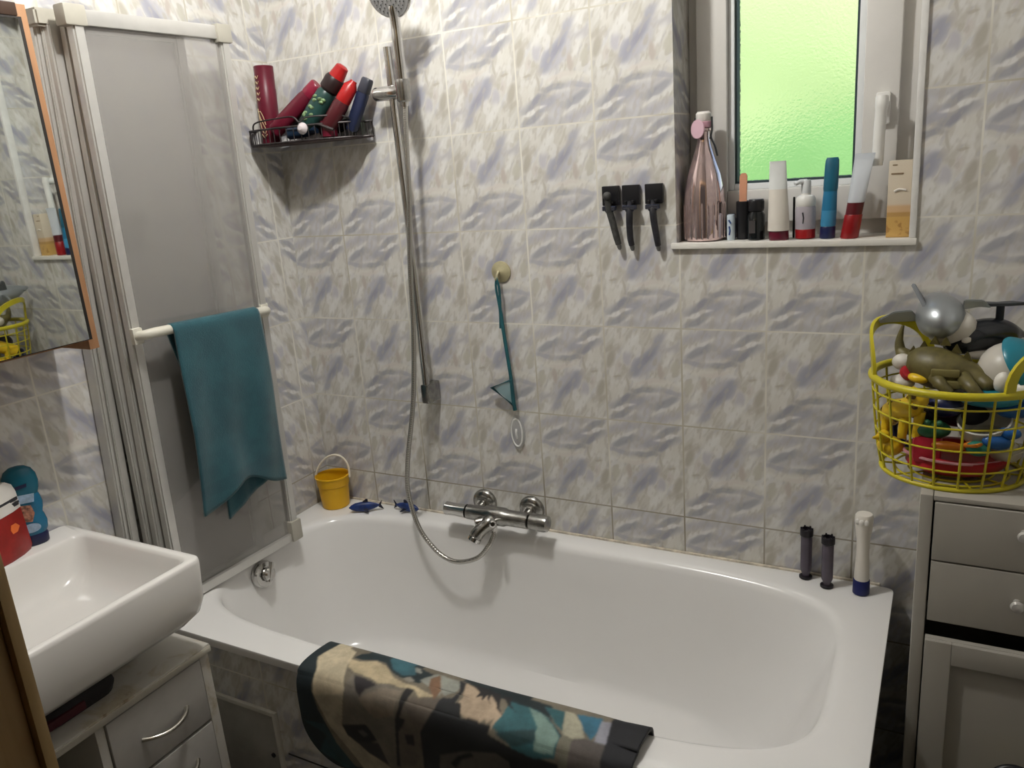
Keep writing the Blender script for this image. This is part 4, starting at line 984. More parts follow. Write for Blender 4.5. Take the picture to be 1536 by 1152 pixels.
bm = bmesh.new(); tube(bm, [(1.468,.0195,SZ+.034),(1.469,.0188,SZ+.046),(1.467,.0190,SZ+.058)], .0016, 6); part('label', bm, M('ink_dark', (.03,.03,.035), .5), t)
TEALB = M('deep_teal_tube', (.010,.10,.16), .35); MIDB = M('mid_blue_tube', (.014,.15,.28), .35); LB = M('light_blue_tube', (.05,.24,.42), .35)
t = thing('blue_tube', 'tall blue tube in three shades standing on a navy cap in the window middle', 'tube', (1.518,.035,SZ))
C = Vector((1.517,.034,SZ)); D = Vector((.035,.01,1)).normalized()
def bt(a, b, m, nm):
    bm = bmesh.new(); loft(bm, [[C+D*h+Vector((w*math.cos(2*PI*i/26), d*math.sin(2*PI*i/26), 0)) for i in range(26)] for h, w, d in a]); return part(nm, bm, m, t)
bt([(0,.0150,.0150),(.002,.0160,.0160),(.024,.0160,.0160),(.026,.015,.015)], 0, NAVY, 'cap')
bt([(.026,.0150,.0150),(.030,.0160,.016),(.060,.0155,.0145)], 0, LB, 'body'); bt([(.060,.0155,.0145),(.10,.0140,.011)], 0, MIDB, 'middle_band'); bt([(.10,.0140,.011),(.106,.0150,.0115),(.150,.0145,.007),(.165,.0135,.004),(.170,.0110,.0025)], 0, TEALB, 'top')
CLR = NT('translucent_tube'); CLR.bsdf(**{'Base Color': (.66,.70,.74), 'Roughness': .2, 'Alpha': .62})
squeeze_tube('red_tube', 'leaning see-through tube with red lower half beside the pale box', (1.562,.030,SZ), DRED, .050, .0185, M('maroon_gel', (.09,.008,.012), .3), .176, .021, .0165, CLR.m, (.14,.05), topf=.2, ang=-.3)
bm = bmesh.new(); prism(bm, [(-.004,0),(.004,0),(.003,.068),(.0,.072),(-.003,.068)], .003, (1.566,.062,SZ+.055), (1,0,0), (.10,-.02,1)); 
solo('red_comb', bm, MAROON, 'thin dark red stick behind the leaning see-through tube', 'stick', (1.566,.062,SZ+.055))
t = thing('carton', 'tall pale carton with orange lower half at the right end of the sill', 'carton', (1.656,.045,SZ))
kx = NT('carton_print'); sp_ = kx.n('ShaderNodeSeparateXYZ'); kx.l(kx.objc(), sp_.inputs[0])
z_ = sp_.outputs[2]; cc = kx.mix(kx.smooth(z_, .070, .062), (.62,.54,.42), (.60,.40,.22)); cc = kx.mix(kx.smooth(z_, .053, .050), cc, (.48,.29,.10)); cc = kx.mix(kx.smooth(z_, .044, .041), cc, (.58,.36,.11))
nz = kx.noise(kx.objc(), 60, 3).outputs[0]; cc = kx.mix(kx.math('MULTIPLY', kx.smooth(nz, .55, .65), kx.smooth(z_, .04, .03)), cc, (.40,.22,.06))
kx.bsdf(**{'Base Color': cc, 'Roughness': .5})
bm = bmesh.new(); box(bm, 1.634,1.678,.020,.064,SZ,SZ+.155,.001); bx_ = part('box', bm, kx.m, t)
bm = bmesh.new()
box(bm, 1.639,1.662,.0192,.0200,SZ+.128,SZ+.131); box(bm, 1.641,1.650,.0192,.0200,SZ+.146,SZ+.148)
part('print', bm, M('brown_print', (.22,.15,.09), .5), t)
bm = bmesh.new(); tube(bm, smoothpath([(1.646,.0194,SZ+.094),(1.655,.0192,SZ+.098),(1.668,.0194,SZ+.096)], 5), .0022, 6); part('logo', bm, M('pale_print', (.72,.68,.62), .5), t)

# ================================================================== ON THE BATH RIM
RIM = ZR+.0005
YEL = M('yellow_bucket', (.72,.40,.008), .35, var=.03)
t = thing('bucket', 'small yellow toy bucket with ivory handle in the bath corner', 'bucket', (.078,-.064,RIM))
bc = Vector((.078,-.064,RIM))
bm = bmesh.new(); lathe(bm, [(.040,0),(.0425,.002),(.0450,.030),(.0475,.072),(.0500,.074),(.0520,.098),(.0545,.100),(.0545,.104),(.0510,.105),(.0490,.098),(.0470,.074),(.0400,.004),(.001,.004)], bc, (0,0,1), 40); part('pail', bm, YEL, t)
bm = bmesh.new(); ang = math.radians(22); hx_ = Vector((math.cos(ang), math.sin(ang), 0)); hy_ = Vector((-math.sin(ang), math.cos(ang), 0))
tube(bm, [bc+Vector((0,0,.094))+hx_*(.0555*math.cos(a))+(Vector((0,0,1))*.96+hx_*.16+hy_*.16)*(.074*math.sin(a)) for a in [PI*i/24 for i in range(25)]], .0034, 10); part('handle', bm, M('ivory_handle', (.74,.68,.56), .35), t, 'ivory handle')
FB = M('toy_fish_blue', (.012,.035,.16), .4, var=.35, scale=50); FD = M('toy_fish_dark', (.010,.012,.03), .4)
def fish(c, ang, L, label, tail=FD):
    t = thing('toy_fish', label, 'toy fish', c, 'toy fish on the bath rim'); C = Vector(c)
    d = Vector((math.cos(ang), math.sin(ang), 0)); n = Vector((-d.y, d.x, 0)); U = Vector((0,0,1)); r = L*.15
    prof = [(-.5,.05),(-.42,.5),(-.3,.85),(-.12,1),(.08,.9),(.25,.6),(.36,.3),(.40,.22)]
    bm = bmesh.new(); loft(bm, [[C+d*(x*L)+U*(r*1.0)+n*(.75*r*k*math.cos(2*PI*i/14))+U*(r*k*math.sin(2*PI*i/14)) for i in range(14)] for x, k in prof]); part('body', bm, FB, t)
    bm = bmesh.new(); prism(bm, [(.36,.5),(.50,1.55),(.45,.55),(.52,-.45),(.38,.1)], .004, C+U*(r*.5), d*L, U*r, .0008); part('tail_fin', bm, tail, t)
    bm = bmesh.new(); prism(bm, [(-.12,.85),(.02,1.55),(.08,1.5),(.08,.85)], .004, C+U*r, d*L, U*r, .0008); part('dorsal_fin', bm, FD, t)
    for s in (-1, 1):
        bm = bmesh.new(); prism(bm, [(-.10,0),(.06,.0),(.10,.17),(.03,.15)], .003, C+U*(r*.75)+n*(s*r*.55), d*L, (n*s*.85-U*.36)*L, .0006); part('side_fin', bm, FD, t)
    return t
fish((.207,-.074,RIM+.002), math.radians(33), .105, 'dark blue toy fish lying on the bath rim right beside the yellow bucket')
fish((.332,-.033,RIM+.002), math.radians(176), .098, 'dark blue toy fish on the bath rim just behind the hanging hose')
PURP = M('smoky_purple', (.085,.070,.095), .25, var=.1); BLKC = M('black_end', (.012,.010,.014), .4)
def syringe(c, lab):
    t = thing('dosing_tube', lab, 'tube', c, 'purple tubes on the bath rim'); C = Vector(c)
    bm = bmesh.new(); lathe(bm, [(.014,0),(.015,.001),(.015,.005),(.012,.0065)], C, (0,0,1), 24); part('base', bm, BLKC, t)
    bm = bmesh.new(); lathe(bm, [(.0085,.0065),(.0095,.013),(.0125,.021),(.0130,.030),(.0130,.112)], C, (0,0,1), 24); part('barrel', bm, PURP, t)
    bm = bmesh.new(); lathe(bm, [(.0132,.110),(.0150,.112),(.0150,.126),(.0135,.128),(.0115,.128),(.0115,.120),(.001,.120)], C, (0,0,1), 24)
    for i in range(6): a = 2*PI*i/6; box(bm, C.x+.0125*math.cos(a)-.002, C.x+.0125*math.cos(a)+.002, C.y+.0125*math.sin(a)-.002, C.y+.0125*math.sin(a)+.002, C.z+.127, C.z+.131, .0005)
    part('ring_cap', bm, BLKC, t)
syringe((1.499,-.026,RIM), 'dark purple upright tube nearer the wall, left of its twin on the bath rim')
syringe((1.550,-.052,RIM), 'dark purple upright tube standing beside the white bottle on the bath rim')
t = thing('white_bottle', 'tall waisted white bottle on navy cap at the bath corner', 'bottle', (1.624,-.054,RIM)); c = (1.624,-.054,RIM)
bm = bmesh.new(); lathe(bm, [(.0165,0),(.0185,.002),(.0180,.034),(.0165,.036)], c, (0,0,1), 28); part('cap', bm, M('royal_navy_cap', (.012,.018,.11), .3), t)
bm = bmesh.new(); lathe(bm, [(.0160,.036),(.0165,.040),(.0150,.075),(.0135,.105),(.0145,.135),(.0180,.165),(.0195,.185),(.0190,.194),(.0165,.198),(.010,.199)], c, (0,0,1), 32); part('body', bm, M('warm_white_plastic', (.76,.72,.65), .35, var=.02), t)
bm = bmesh.new()
for a in (-100,-70,-130): 
    x, y = 1.624+.0195*math.cos(math.radians(a)), -.054+.0195*math.sin(math.radians(a)); ball(bm, (x, y, RIM+.184), .0055, 10, (1,.6,1.3))
part('scallops', bm, M('bright_white', (.80,.78,.73), .35), t)
# ================================================================== TALL CABINET
CABW = M('cabinet_grey_white', (.36,.34,.295), .42, var=.03, scale=5)
CT = -.217; CX0, CX1, CYF = 1.735, 2.065, -.332
tc = thing('tall_cabinet', 'grey-white cabinet with two drawers and a door at the right end of the bath', 'cabinet', (1.9,-.17,ZF))
bm = bmesh.new()
box(bm, CX0, CX0+.022, CYF, -.003, ZF, CT, .004); box(bm, CX1-.022, CX1, CYF, -.003, ZF, CT, .004)
box(bm, CX0+.022, CX1-.022, CYF+.012, -.003, ZF+.06, ZF+.078); box(bm, CX0+.022, CX1-.022, -.012, -.003, ZF+.078, CT-.02)
box(bm, CX0+.022, CX1-.022, CYF+.03, -.012, -.462, -.447); box(bm, CX0+.03, CX1-.03, CYF+.04, CYF+.055, ZF, ZF+.06)
part('carcass', bm, CABW, tc)
bm = bmesh.new(); box(bm, CX0+.0225, CX1-.0225, CYF+.001, -.003, CT-.010, CT-.001, .001); part('top_board', bm, CABW, tc)
KN = M('pearl_knob', (.62,.60,.56), .2, .4)
def knob(parent, x, y, z):
    bm = bmesh.new(); lathe(bm, [(.006,0),(.005,.006),(.010,.012),(.0115,.018),(.009,.023),(.003,.025)], (x,y,z), (0,-1,0), 20); part('knob', bm, KN, parent)
for z1, z0, kz in ((CT-.013,-.344,-.268), (-.347,-.470,-.403)):
    bm = bmesh.new(); box(bm, CX0+.025, CX1-.025, CYF-.002, CYF+.016, z0, z1, .002)
    d_ = part('drawer', bm, CABW, tc); knob(d_, 1.899, CYF-.002, kz)
    bm = bmesh.new(); box(bm, CX0+.035, CX1-.035, CYF+.016, -.03, z0+.01, z0+.018); box(bm, CX0+.035, CX0+.042, CYF+.016, -.03, z0+.018, z1-.03); box(bm, CX1-.042, CX1-.035, CYF+.016, -.03, z0+.018, z1-.03); part('drawer_box', bm, CABW, d_)
bm = bmesh.new(); DZ1, DZ0 = -.503, ZF+.065
box(bm, CX0+.024, CX1-.026, CYF-.008, CYF+.004, DZ0, DZ1, .001)
ring(bm, CX0+.024, CX1-.026, DZ0, DZ1, .045, CYF-.018, CYF-.008, .002)
dr = part('door', bm, CABW, tc); knob(dr, 2.02, CYF-.018, -.70)

# black looped handle of a bag standing in front of the cabinet
t = thing('handle_bag', 'black bag handle loop and yellow bag in front of the cabinet door', 'bag', (1.93,-.425,ZF))
bm = bmesh.new(); loft(bm, [rrect(1.82,2.05,-.50,-.372,.03,ZF+.001), rrect(1.81,2.06,-.505,-.368,.04,ZF+.12), rrect(1.835,2.045,-.49,-.38,.05,ZF+.30), rrect(1.86,2.03,-.475,-.392,.03,-.775)]); part('bag', bm, M('mustard_bag', (.30,.24,.05), .7, bump=.3), t)
bm = bmesh.new(); tube(bm, smoothpath([(1.862,-.43,-.80),(1.866,-.43,-.74),(1.885,-.425,-.697),(1.915,-.42,-.684),(1.955,-.42,-.700),(1.985,-.42,-.75),(1.99,-.42,-.80)], 8), .0065, 10); part('handle', bm, BLACKPL, t, 'black loop handle')

# ================================================================== TOY BASKET
BY = M('yellow_basket', (.50,.43,.015), .38, var=.06)
BC = Vector((1.782,-.193,0)); RA, RB, BA, BB = .146,.136,.122,.112; Z0, Z1 = CT+.003, -.030
def ell(f, a): 
    f_ = f**.7
    return Vector((BC.x+(BA+(RA-BA)*f_)*math.cos(a), BC.y+(BB+(RB-BB)*f_)*math.sin(a), Z0+(Z1-Z0)*f))
kb = thing('toy_basket', 'yellow lattice basket full of bath toys on the grey-white cabinet', 'basket', (BC.x,BC.y,CT))
AN = [2*PI*i/60 for i in range(60)]
bm = bmesh.new()
NVB = 20
for i in range(NVB):
    a = 2*PI*(i+.3)/NVB; tube(bm, [ell(f, a) for f in (0,.2,.4,.6,.8,1.0)], .0022, 8)
for f in (.20,.43,.66,.86): tube(bm, [ell(f, a) for a in AN], .0019, 8, loop=True)
part('lattice', bm, BY, kb)
bm = bmesh.new()
t_ = [ell(0, a) for a in AN]; tube(bm, t_, .0045, 10, loop=True)
for k_ in range(1, 5):
    q = k_/5; tube(bm, [Vector((BC.x+BA*q*math.cos(a), BC.y+BB*q*math.sin(a), Z0-.001)) for a in AN], .0022, 6, loop=True)
for k_ in range(10): a = 2*PI*k_/10; tube(bm, [(BC.x,BC.y,Z0-.001),(BC.x+BA*math.cos(a),BC.y+BB*math.sin(a),Z0-.001)], .002, 6)
part('base', bm, BY, kb)
bm = bmesh.new(); tube(bm, [ell(1.0, a) for a in AN], [(.0075)]*60, 12, loop=True); part('rim', bm, BY, kb)
for a0, a1 in ((110,196),(-58,40)):
    bm = bmesh.new(); n = 22; R1, R2 = [], []
    pts = []
    for i in range(n+1):
        f = i/n; a = math.radians(a0+(a1-a0)*(.5-.5*math.cos(PI*f)*1.0)); p = ell(1.0, a); d = Vector((math.cos(a), math.sin(a), 0))
        pts.append(p+d*(.006*math.sin(PI*f))+Vector((0,0,.090*math.sin(PI*f)**.7)))
    rr = []
    for i, p in enumerate(pts):
        tn = (pts[min(n, i+1)]-pts[max(0, i-1)]).normalized()
        out = (p-BC); out.z = 0; out.normalize(); sd = tn.cross(out).normalized(); out = sd.cross(tn)
        rr.append([p+sd*.009*sx_+out*.003*sy_ for sx_, sy_ in ((-1,-1),(1,-1),(1,1),(-1,1))])
    loft(bm, rr); part('handle', bm, BY, kb)

# toys: each its own thing
GRP = 'bath toys in the yellow basket'
def toy(name, label, cat, c): return thing(name, label, cat, c)
SILV = M('silver_grey_plastic', (.36,.385,.395), .30, .7, var=.06); BELLY = M('toy_white', (.62,.59,.53), .4); OLIVE = M('olive_plastic', (.105,.088,.028), .45, var=.25, scale=60)
# silver shark
SFIN = M('shark_fin_grey', (.13,.14,.15), .5)
t = toy('toy_shark', 'silver-grey toy shark facing out on top of the yellow basket', 'toy shark', (1.747,-.15,.066))
S = Vector((1.747,-.150,.073)); SD = Vector((.12,-.80,-.14)).normalized(); SU = Vector((-.30,-.30,1)); SU = (SU-SD*SU.dot(SD)).normalized(); SR = SD.cross(SU)
bm = bmesh.new()
prof = [(-.135,.006),(-.115,.014),(-.085,.028),(-.05,.040),(-.015,.0475),(.015,.0465),(.035,.040),(.050,.029),(.060,.016),(.064,.004)]
loft(bm, [[S+SD*x+SR*(r*math.cos(2*PI*i/28))+SU*(r*.92*math.sin(2*PI*i/28)) for i in range(28)] for x, r in prof]); part('body', bm, SILV, t, angle=60)
bm = bmesh.new()
loft(bm, [[S+SD*x-SU*.012+SR*(r*math.cos(2*PI*i/24))+SU*(r*.75*math.sin(2*PI*i/24)) for i in range(24)] for x, r in [(-.06,.02),(-.02,.043),(.015,.0475),(.034,.042),(.046,.030),(.052,.012)]]); 
for v in bm.verts: v.co += -SU*.014-SR*.014
part('belly', bm, BELLY, t, 'off-white mouth and belly')
bm = bmesh.new(); prism(bm, [(-.045,.030),(-.040,.072),(-.030,.080),(.010,.036)], .008, S+SR*.014, SD, SU+SR*.22, .002); part('dorsal_fin', bm, SFIN, t)
bm = bmesh.new(); prism(bm, [(.0,0),(.042,.012),(.080,.022),(.078,.030),(.045,.038),(.012,.030)], .008, S+SR*.036+SD*-.01, SR, SU, .002); part('side_fin', bm, SILV, t)
bm = bmesh.new(); prism(bm, [(.0,0),(.035,-.004),(.055,-.014),(.045,.008),(.012,.020)], .008, S-SR*.040+SD*-.01, -SR, SU, .002); part('side_fin', bm, SILV, t)
bm = bmesh.new(); prism(bm, [(-.09,0),(-.115,.026),(-.121,.016),(-.118,0),(-.121,-.016),(-.115,-.026)], .006, S, SD, SR, .001); part('tail_fin', bm, SILV, t)
t.scale = (.9, .9, .9)
# orca
ORB = M('orca_black', (.010,.012,.015), .25)
t = toy('toy_orca', 'black toy orca with tail flukes up behind the silver shark', 'toy orca', (1.835,-.125,.02))
bm = bmesh.new()
OP = [(1.762,-.175,.018),(1.775,-.165,.026),(1.80,-.150,.034),(1.83,-.130,.037),(1.855,-.115,.036),(1.872,-.102,.034),(1.890,-.09,.030)]
tube(bm, smoothpath(OP, 5), [.006+.026*math.sin(PI*min(1,(i+2)/31)) for i in range(31)], 20); part('body', bm, ORB, t, angle=60)
bm = bmesh.new(); box(bm, 1.838,1.852,-.126,-.116,.050,.092,.003); part('dorsal_fin', bm, ORB, t)
bm = bmesh.new(); prism(bm, [(-.045,-.004),(-.02,.006),(0,.003),(.025,.008),(.050,-.002),(.02,-.008),(-.02,-.009)], .006, (1.838,-.118,.094), (1,0,.03), (.1,1,.15), .001); part('flukes', bm, M('grey_fluke', (.05,.055,.06), .35), t)
bm = bmesh.new(); ball(bm, (1.797,-.178,.036), .009, 12, (1.6,.5,.8), (0,0,.5)); ball(bm, (1.815,-.160,.006), .02, 12, (1.4,.6,.5), (0,0,.5)); part('white_patch', bm, BELLY, t)
# olive dinosaur with its tail curled up on the left
t = toy('toy_dinosaur', 'olive green toy dinosaur with raised tail under the silver shark', 'toy dinosaur', (1.755,-.19,-.06))
bm = bmesh.new()
DP = [(1.684,-.150,.055),(1.681,-.150,.040),(1.679,-.152,.022),(1.684,-.157,.004),(1.703,-.170,-.008),(1.728,-.190,-.012),(1.765,-.205,-.018),(1.800,-.210,-.022),(1.822,-.225,-.030),(1.835,-.245,-.035)]
tube(bm, smoothpath(DP, 5), [.0025,.003,.0034,.0038,.0042,.005,.0054,.006,.0064,.007,.008,.0085,.009,.0095,.010,.012,.013,.014,.016,.019,.023,.026,.030,.033,.035,.037,.038,.039,.039,.038,.037,.036,.034,.031,.028,.025,.023,.022,.021,.020,.018,.017,.016,.014,.012,.008][:len(smoothpath(DP,5))], 18); part('body', bm, OLIVE, t, angle=60)
bm = bmesh.new()
for i in range(6): prism(bm, [(-.009,0),(.009,0),(0,.018)], .005, (1.705+.018*i,-.178-.006*i,.005+.012*min(i,5-i)), (1,-.3,0), (0,-.2,1), .001)
part('back_spikes', bm, OLIVE, t)
for x, y in ((1.742,-.245),(1.790,-.255)):
    bm = bmesh.new(); tube(bm, smoothpath([(x,y+.03,-.022),(x+.012,y-.004,-.030),(x+.030,y-.016,-.045)], 4), [.014,.014,.013,.012,.012,.011,.010,.009,.008], 12); part('leg', bm, OLIVE, t)
bm = bmesh.new(); box(bm, 1.738,1.785,-.246,-.225,-.020,-.006,.004); box(bm, 1.742,1.79,-.250,-.229,-.040,-.026,.004); part('belly_plates', bm, M('olive_light', (.17,.145,.05), .5), t)
# round white toy with teal top
t = toy('toy_bear', 'round off-white toy with teal top and two white paws at right of the basket', 'toy bear', (1.872,-.20,-.05))
HB = Vector((1.864,-.195,-.012)); 
bm = bmesh.new(); ball(bm, HB, .052, 28, (1,1,.96)); part('head', bm, M('toy_offwhite', (.52,.49,.43), .35), t)
bm = bmesh.new()
ax_ = Vector((.82,-.30,.55)).normalized(); lathe(bm, [(.0475,.024),(.0545,.020),(.0545,.024),(.050,.031),(.040,.043),(.022,.053),(.002,.057)], HB, ax_, 30); part('cap', bm, M('toy_teal', (.015,.19,.26), .3), t, 'teal cap')
bm = bmesh.new(); ball(bm, HB+Vector((-.012,-.048,-.012)), .017, 16, (.85,.8,1.2), (.2,0,.5)); ball(bm, HB+Vector((.024,-.046,-.022)), .017, 16, (1.3,.8,.75)); part('paw', bm, M('toy_white_bright', (.72,.69,.62), .35), t)
bm = bmesh.new(); ball(bm, HB+Vector((-.026,-.043,-.020)), .0028, 10); ball(bm, HB+Vector((.004,-.053,-.016)), .0028, 10); part('eyes', bm, ORB, t)
bm = bmesh.new(); lathe(bm, [(.050,-.014),(.0535,-.010),(.0535,.002),(.051,.006)], HB, (-.5,-.2,.9), 30); part('scarf', bm, M('toy_grey_blue', (.18,.20,.24), .5), t)
# white-red-yellow duck at the left rim
t = toy('toy_duck', 'small toy duck, white head, red collar and yellow bill, at the left rim', 'toy duck', (1.684,-.21,-.045))
bm = bmesh.new(); ball(bm, (1.688,-.19,-.008), .017, 16, (1.1,1,.95)); part('head', bm, BELLY, t)
bm = bmesh.new(); lathe(bm, [(.012,-.003),(.0145,0),(.0145,.008),(.011,.010)], (1.697,-.205,-.027), (.5,-.5,.6), 18); part('collar', bm, M('toy_red', (.40,.012,.02), .4), t)
bm = bmesh.new(); ball(bm, (1.717,-.222,-.030), .013, 14, (1.5,.9,.7), (0,.1,-.4)); part('bill', bm, M('toy_yellow', (.66,.44,.015), .35), t)
bm = bmesh.new(); ball(bm, (1.690,-.200,-.045), .019, 14, (1.2,1,.8)); part('body', bm, BELLY, t)
TY = M('toy_yellow', (.66,.44,.015), .35); TR = M('toy_red', (.40,.012,.02), .4); TBL = M('toy_blue', (.012,.09,.30), .35); TTL = M('toy_teal', (.015,.19,.26), .3); TN = M('toy_navy', (.010,.015,.06), .35); TG = M('toy_green', (.02,.11,.05), .4); TDK = M('toy_dark', (.018,.014,.016), .5); TOR = M('toy_orange', (.55,.17,.01), .4); TCR = M('toy_cream', (.55,.51,.40), .45)
# spotted yellow giraffe-like toy
t = toy('toy_giraffe', 'yellow toy with brown spots inside the left side of the basket', 'toy giraffe', (1.69,-.22,-.10))
bm = bmesh.new(); tube(bm, smoothpath([(1.670,-.165,-.125),(1.683,-.210,-.100),(1.712,-.245,-.078),(1.725,-.255,-.060),(1.705,-.255,-.048)], 6), [.022]*8+[.020]*6+[.014]*6+[.013]*5, 16)
for x, y, z in ((1.668,-.20,-.13),(1.70,-.235,-.125),(1.725,-.245,-.118)): tube(bm, [(x,y,z+.03),(x-.004,y-.004,z-.02)], [.010,.008], 10)
part('body', bm, TY, t, angle=60)
bm = bmesh.new()
for x, y, z in ((1.674,-.222,-.085),(1.692,-.240,-.076),(1.705,-.252,-.088),(1.660,-.196,-.105),(1.684,-.232,-.110),(1.716,-.263,-.073),(1.712,-.267,-.052)): ball(bm, (x, y, z), .0062, 10, (1,.5,1.1))
part('spots', bm, M('toy_brown', (.09,.045,.008), .5), t)
bm = bmesh.new(); ball(bm, (1.676,-.215,-.172), .024, 18, (1,1,.8)); ball(bm, (1.664,-.225,-.150), .013, 14); lathe(bm, [(.006,0),(.002,.012)], (1.655,-.232,-.150), (-.7,-.6,0), 10)
tag(solo('yellow_duckling', bm, TY, 'small plain yellow toy low at the left inside the basket', 'toy', (1.676,-.215,-.19)), 'small plain yellow toy low at the left inside the basket', 'toy duckling')
# red boat
t = toy('toy_boat', 'red toy boat lying on the bottom of the basket', 'toy boat', (1.77,-.22,Z0+.006))
bm = bmesh.new(); loft(bm, [[(1.785+w*math.copysign(abs(math.cos(a))**.75, math.cos(a))+.015*(z>.03), -.205+d*math.sin(a), Z0+.006+z) for a in [2*PI*i/28+.01 for i in range(28)]] for z, w, d in ((0,.06,.048),(.012,.082,.066),(.034,.086,.070),(.036,.078,.062),(.020,.068,.055))]); part('hull', bm, TR, t)
bm = bmesh.new(); box(bm, 1.715,1.765,-.262,-.205,Z0+.028,Z0+.082,.012); part('cabin', bm, M('toy_red_pink', (.46,.02,.045), .4), t)
bm = bmesh.new(); tube(bm, [(1.785+.087*math.cos(a), -.205+.071*math.sin(a), Z0+.040) for a in AN], .003, 8, loop=True); part('rail', bm, M('toy_pink', (.55,.25,.28), .4), t)
# white bowl with blue-green pieces
t = toy('toy_bowl', 'pale round toy bowl holding blue and green pieces inside the basket', 'toy bowl', (1.835,-.235,-.13))
bm = bmesh.new(); lathe(bm, [(.012,-.032),(.034,-.026),(.043,-.008),(.045,.016),(.042,.017),(.038,-.006),(.030,-.021),(.001,-.027)], (1.832,-.232,-.112), (-.15,-.35,.9), 30); part('bowl', bm, M('toy_pale', (.44,.43,.38), .35), t)
bm = bmesh.new(); ball(bm, (1.850,-.268,-.128), .020, 16, (1.3,.7,.7), (0,.2,.4)); ball(bm, (1.868,-.262,-.112), .014, 14, (1.4,.8,.8)); part('blue_piece', bm, TBL, t)
bm = bmesh.new(); ball(bm, (1.822,-.272,-.142), .016, 14, (1.3,.8,.9)); part('green_piece', bm, M('toy_seagreen', (.015,.17,.12), .4), t)
def blob(name, label, cat, c, r, sc, mat, rot=(0,0,0), extra=None):
    t = toy(name, label, cat, c)
    bm = bmesh.new(); ball(bm, c, r, 20, sc, rot); part('body', bm, mat, t)
    if extra:
        for nm, fn, m_ in extra: bm = bmesh.new(); fn(bm); part(nm, bm, m_, t)
def whale_tail(c, s): return lambda bm: prism(bm, [(0,-.006),(.020,-.018),(.030,-.010),(.018,0),(.030,.010),(.020,.018),(0,.006)], .005, Vector(c)+Vector((s,0,.004)), (1,0,.3), (0,1,0), .001)
blob('toy_whale', 'bright teal toy whale just under the basket rim at the right front', 'toy whale', (1.835,-.245,-.055), .030, (1.7,.75,.52), TTL, (0,0,.1), [('tail', whale_tail((1.835,-.245,-.055), .045), TTL), ('patch', lambda bm: ball(bm, (1.800,-.262,-.052), .012, 12, (1.2,.6,.6)), M('toy_skyblue', (.10,.30,.46), .35))])
blob('toy_dolphin', 'royal blue toy dolphin beside the round white toy below the rim', 'toy dolphin', (1.880,-.222,-.078), .024, (1.6,.8,.7), TBL, (0,0,.5), [('tail', whale_tail((1.880,-.222,-.078), -.055), TBL), ('fin', lambda bm: prism(bm, [(-.01,0),(.008,0),(.010,.018)], .004, (1.880,-.228,-.064), (1,.3,0), (0,0,1)), TBL)])
blob('navy_ball', 'navy blue toy ball in the middle of the basket, under the dinosaur', 'toy ball', (1.765,-.225,-.078), .026, (1.2,1,.9), TN, (0,0,0), [('stripe', lambda bm: tube(bm, [(1.765+.0315*math.cos(a), -.225+.0264*math.sin(a), -.078) for a in AN], .002, 6, loop=True), TCR)])
blob('green_frog', 'dark green toy frog between the red boat and the dinosaur', 'toy frog', (1.748,-.243,-.122), .022, (1.4,.9,.8), TG, (0,0,.2), [('eyes', lambda bm: [ball(bm, (1.738+.02*k, -.256, -.105), .006, 10) for k in (0,1)], TG)])
blob('orange_fish', 'orange toy fish above the red boat inside the basket', 'toy fish', (1.775,-.270,-.143), .015, (1.9,.6,.6), TOR, (0,0,-.1), [('tail', whale_tail((1.775,-.270,-.143), .024), TOR)])
blob('dark_turtle', 'dark brown toy turtle filling the middle of the basket behind the bowl', 'toy turtle', (1.79,-.165,-.10), .05, (1.2,1.1,.7), TDK, (0,0,0), [('head', lambda bm: ball(bm, (1.74,-.215,-.10), .016, 12), TDK)])
blob('cream_shell', 'cream ridged toy shell low at the right front of the basket', 'toy shell', (1.868,-.228,-.160), .025, (1.1,.8,.8), TCR, (0,0,.3), [('ridges', lambda bm: [tube(bm, [(1.868+.028*math.cos(q)*math.cos(p_), -.228+.021*math.sin(q)*1.0, -.160+.021*math.cos(q)*math.sin(p_)) for q in [-1.2+.3*j for j in range(9)]], .0016, 6) for p_ in (.3,.7,1.1,1.5)], TCR)])
blob('blue_teether', 'dark blue toy ring low at the back left of the basket', 'toy ring', (1.705,-.14,-.16), .012, (1,1,1), TN, (0,0,0), [('ring', lambda bm: tube(bm, [(1.705+.028*math.cos(a), -.14+.012*math.sin(a), -.16+.028*math.sin(a)) for a in AN[::2]], .007, 8, loop=True), TN)])
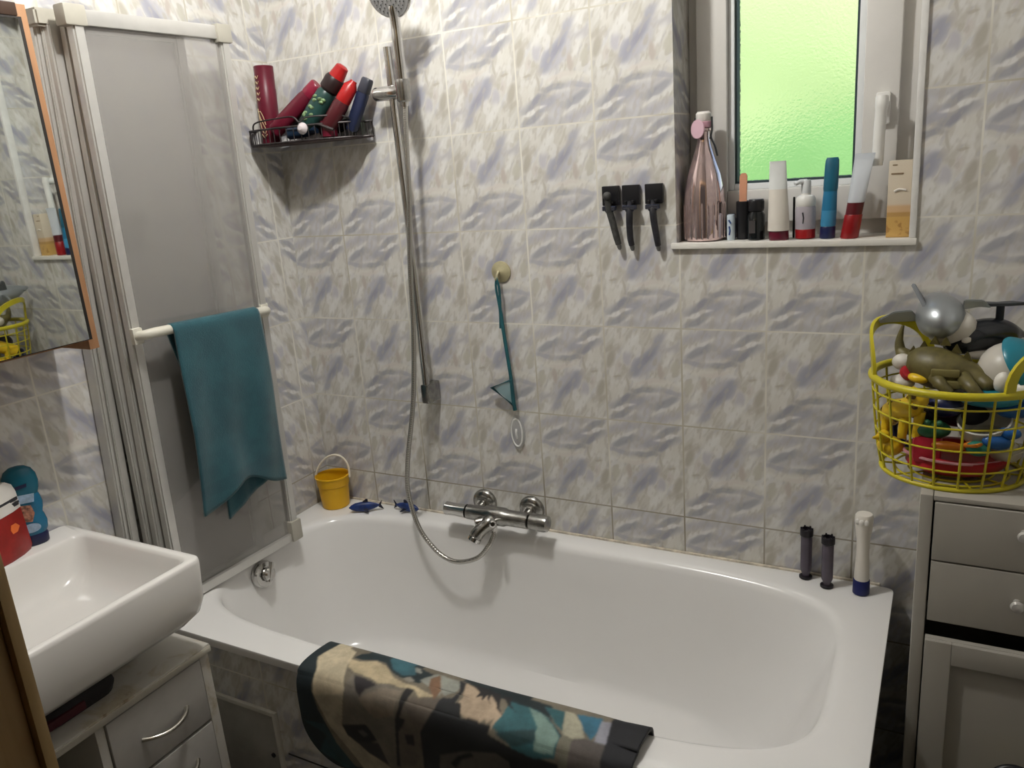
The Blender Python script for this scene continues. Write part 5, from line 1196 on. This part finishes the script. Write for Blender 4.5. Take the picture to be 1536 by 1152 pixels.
bm = bmesh.new(); lathe(bm, [(.014,0),(.018,.003),(.018,.055),(.010,.066),(.010,.080)], (1.955,-.285,CT+.0005), (0,0,1), 20)
solo('dark_bottle', bm, M('dark_violet_bottle', (.018,.012,.024), .35), 'small dark bottle on the cabinet top right of the yellow basket', 'bottle', (1.955,-.285,CT))

# ================================================================== LIGHT, SKY, CAMERA
def light(name, ty, loc, energy, col, **kw):
    d = bpy.data.lights.new(name, ty); d.energy = energy; d.color = col
    for k_, v in kw.items(): setattr(d, k_, v)
    o = bpy.data.objects.new(name, d); COL.objects.link(o); o.location = loc; return o
light('ceiling_lamp_bulb', 'POINT', (LX, LY, LZ), LE, (1.0,.982,.95), shadow_soft_size=.045)
sun = light('sun', 'SUN', (0,-6,9), SUNE, (1.0,.97,.88), angle=.01); sun.rotation_euler = (math.radians(40), math.radians(-8), 0)
w = bpy.data.worlds.new('sky'); scene.world = w; w.use_nodes = True; nt = w.node_tree
bg = nt.nodes['Background']; sk_ = nt.nodes.new('ShaderNodeTexSky'); sk_.sky_type = 'NISHITA'; sk_.sun_disc = False; sk_.sun_elevation = math.radians(50); sk_.sun_rotation = math.radians(180)
nt.links.new(sk_.outputs[0], bg.inputs[0]); bg.inputs[1].default_value = SKYS

for o in list(COL.objects):
    if o.parent is None and o.type in ('MESH', 'EMPTY', 'LIGHT'): o.location.z += ZBASE

cam = bpy.data.cameras.new('camera'); cam.sensor_width = 36; cam.sensor_fit = 'HORIZONTAL'; cam.lens = 1200.0176/1536*36; cam.clip_start = .02
co = bpy.data.objects.new('camera', cam); COL.objects.link(co)
co.matrix_world = Matrix.Translation((1.75428252, -1.84715886, .421957195+ZBASE)) @ (Matrix.Rotation(.510766019, 4, 'Z') @ Matrix.Rotation(1.29839324, 4, 'X') @ Matrix.Rotation(-.0785557982, 4, 'Z'))
scene.camera = co
vs_ = scene.view_settings; vs_.view_transform = 'Standard'; vs_.look = 'None'; vs_.gamma = 1; vs_.use_curve_mapping = False; vs_.exposure = EXPO
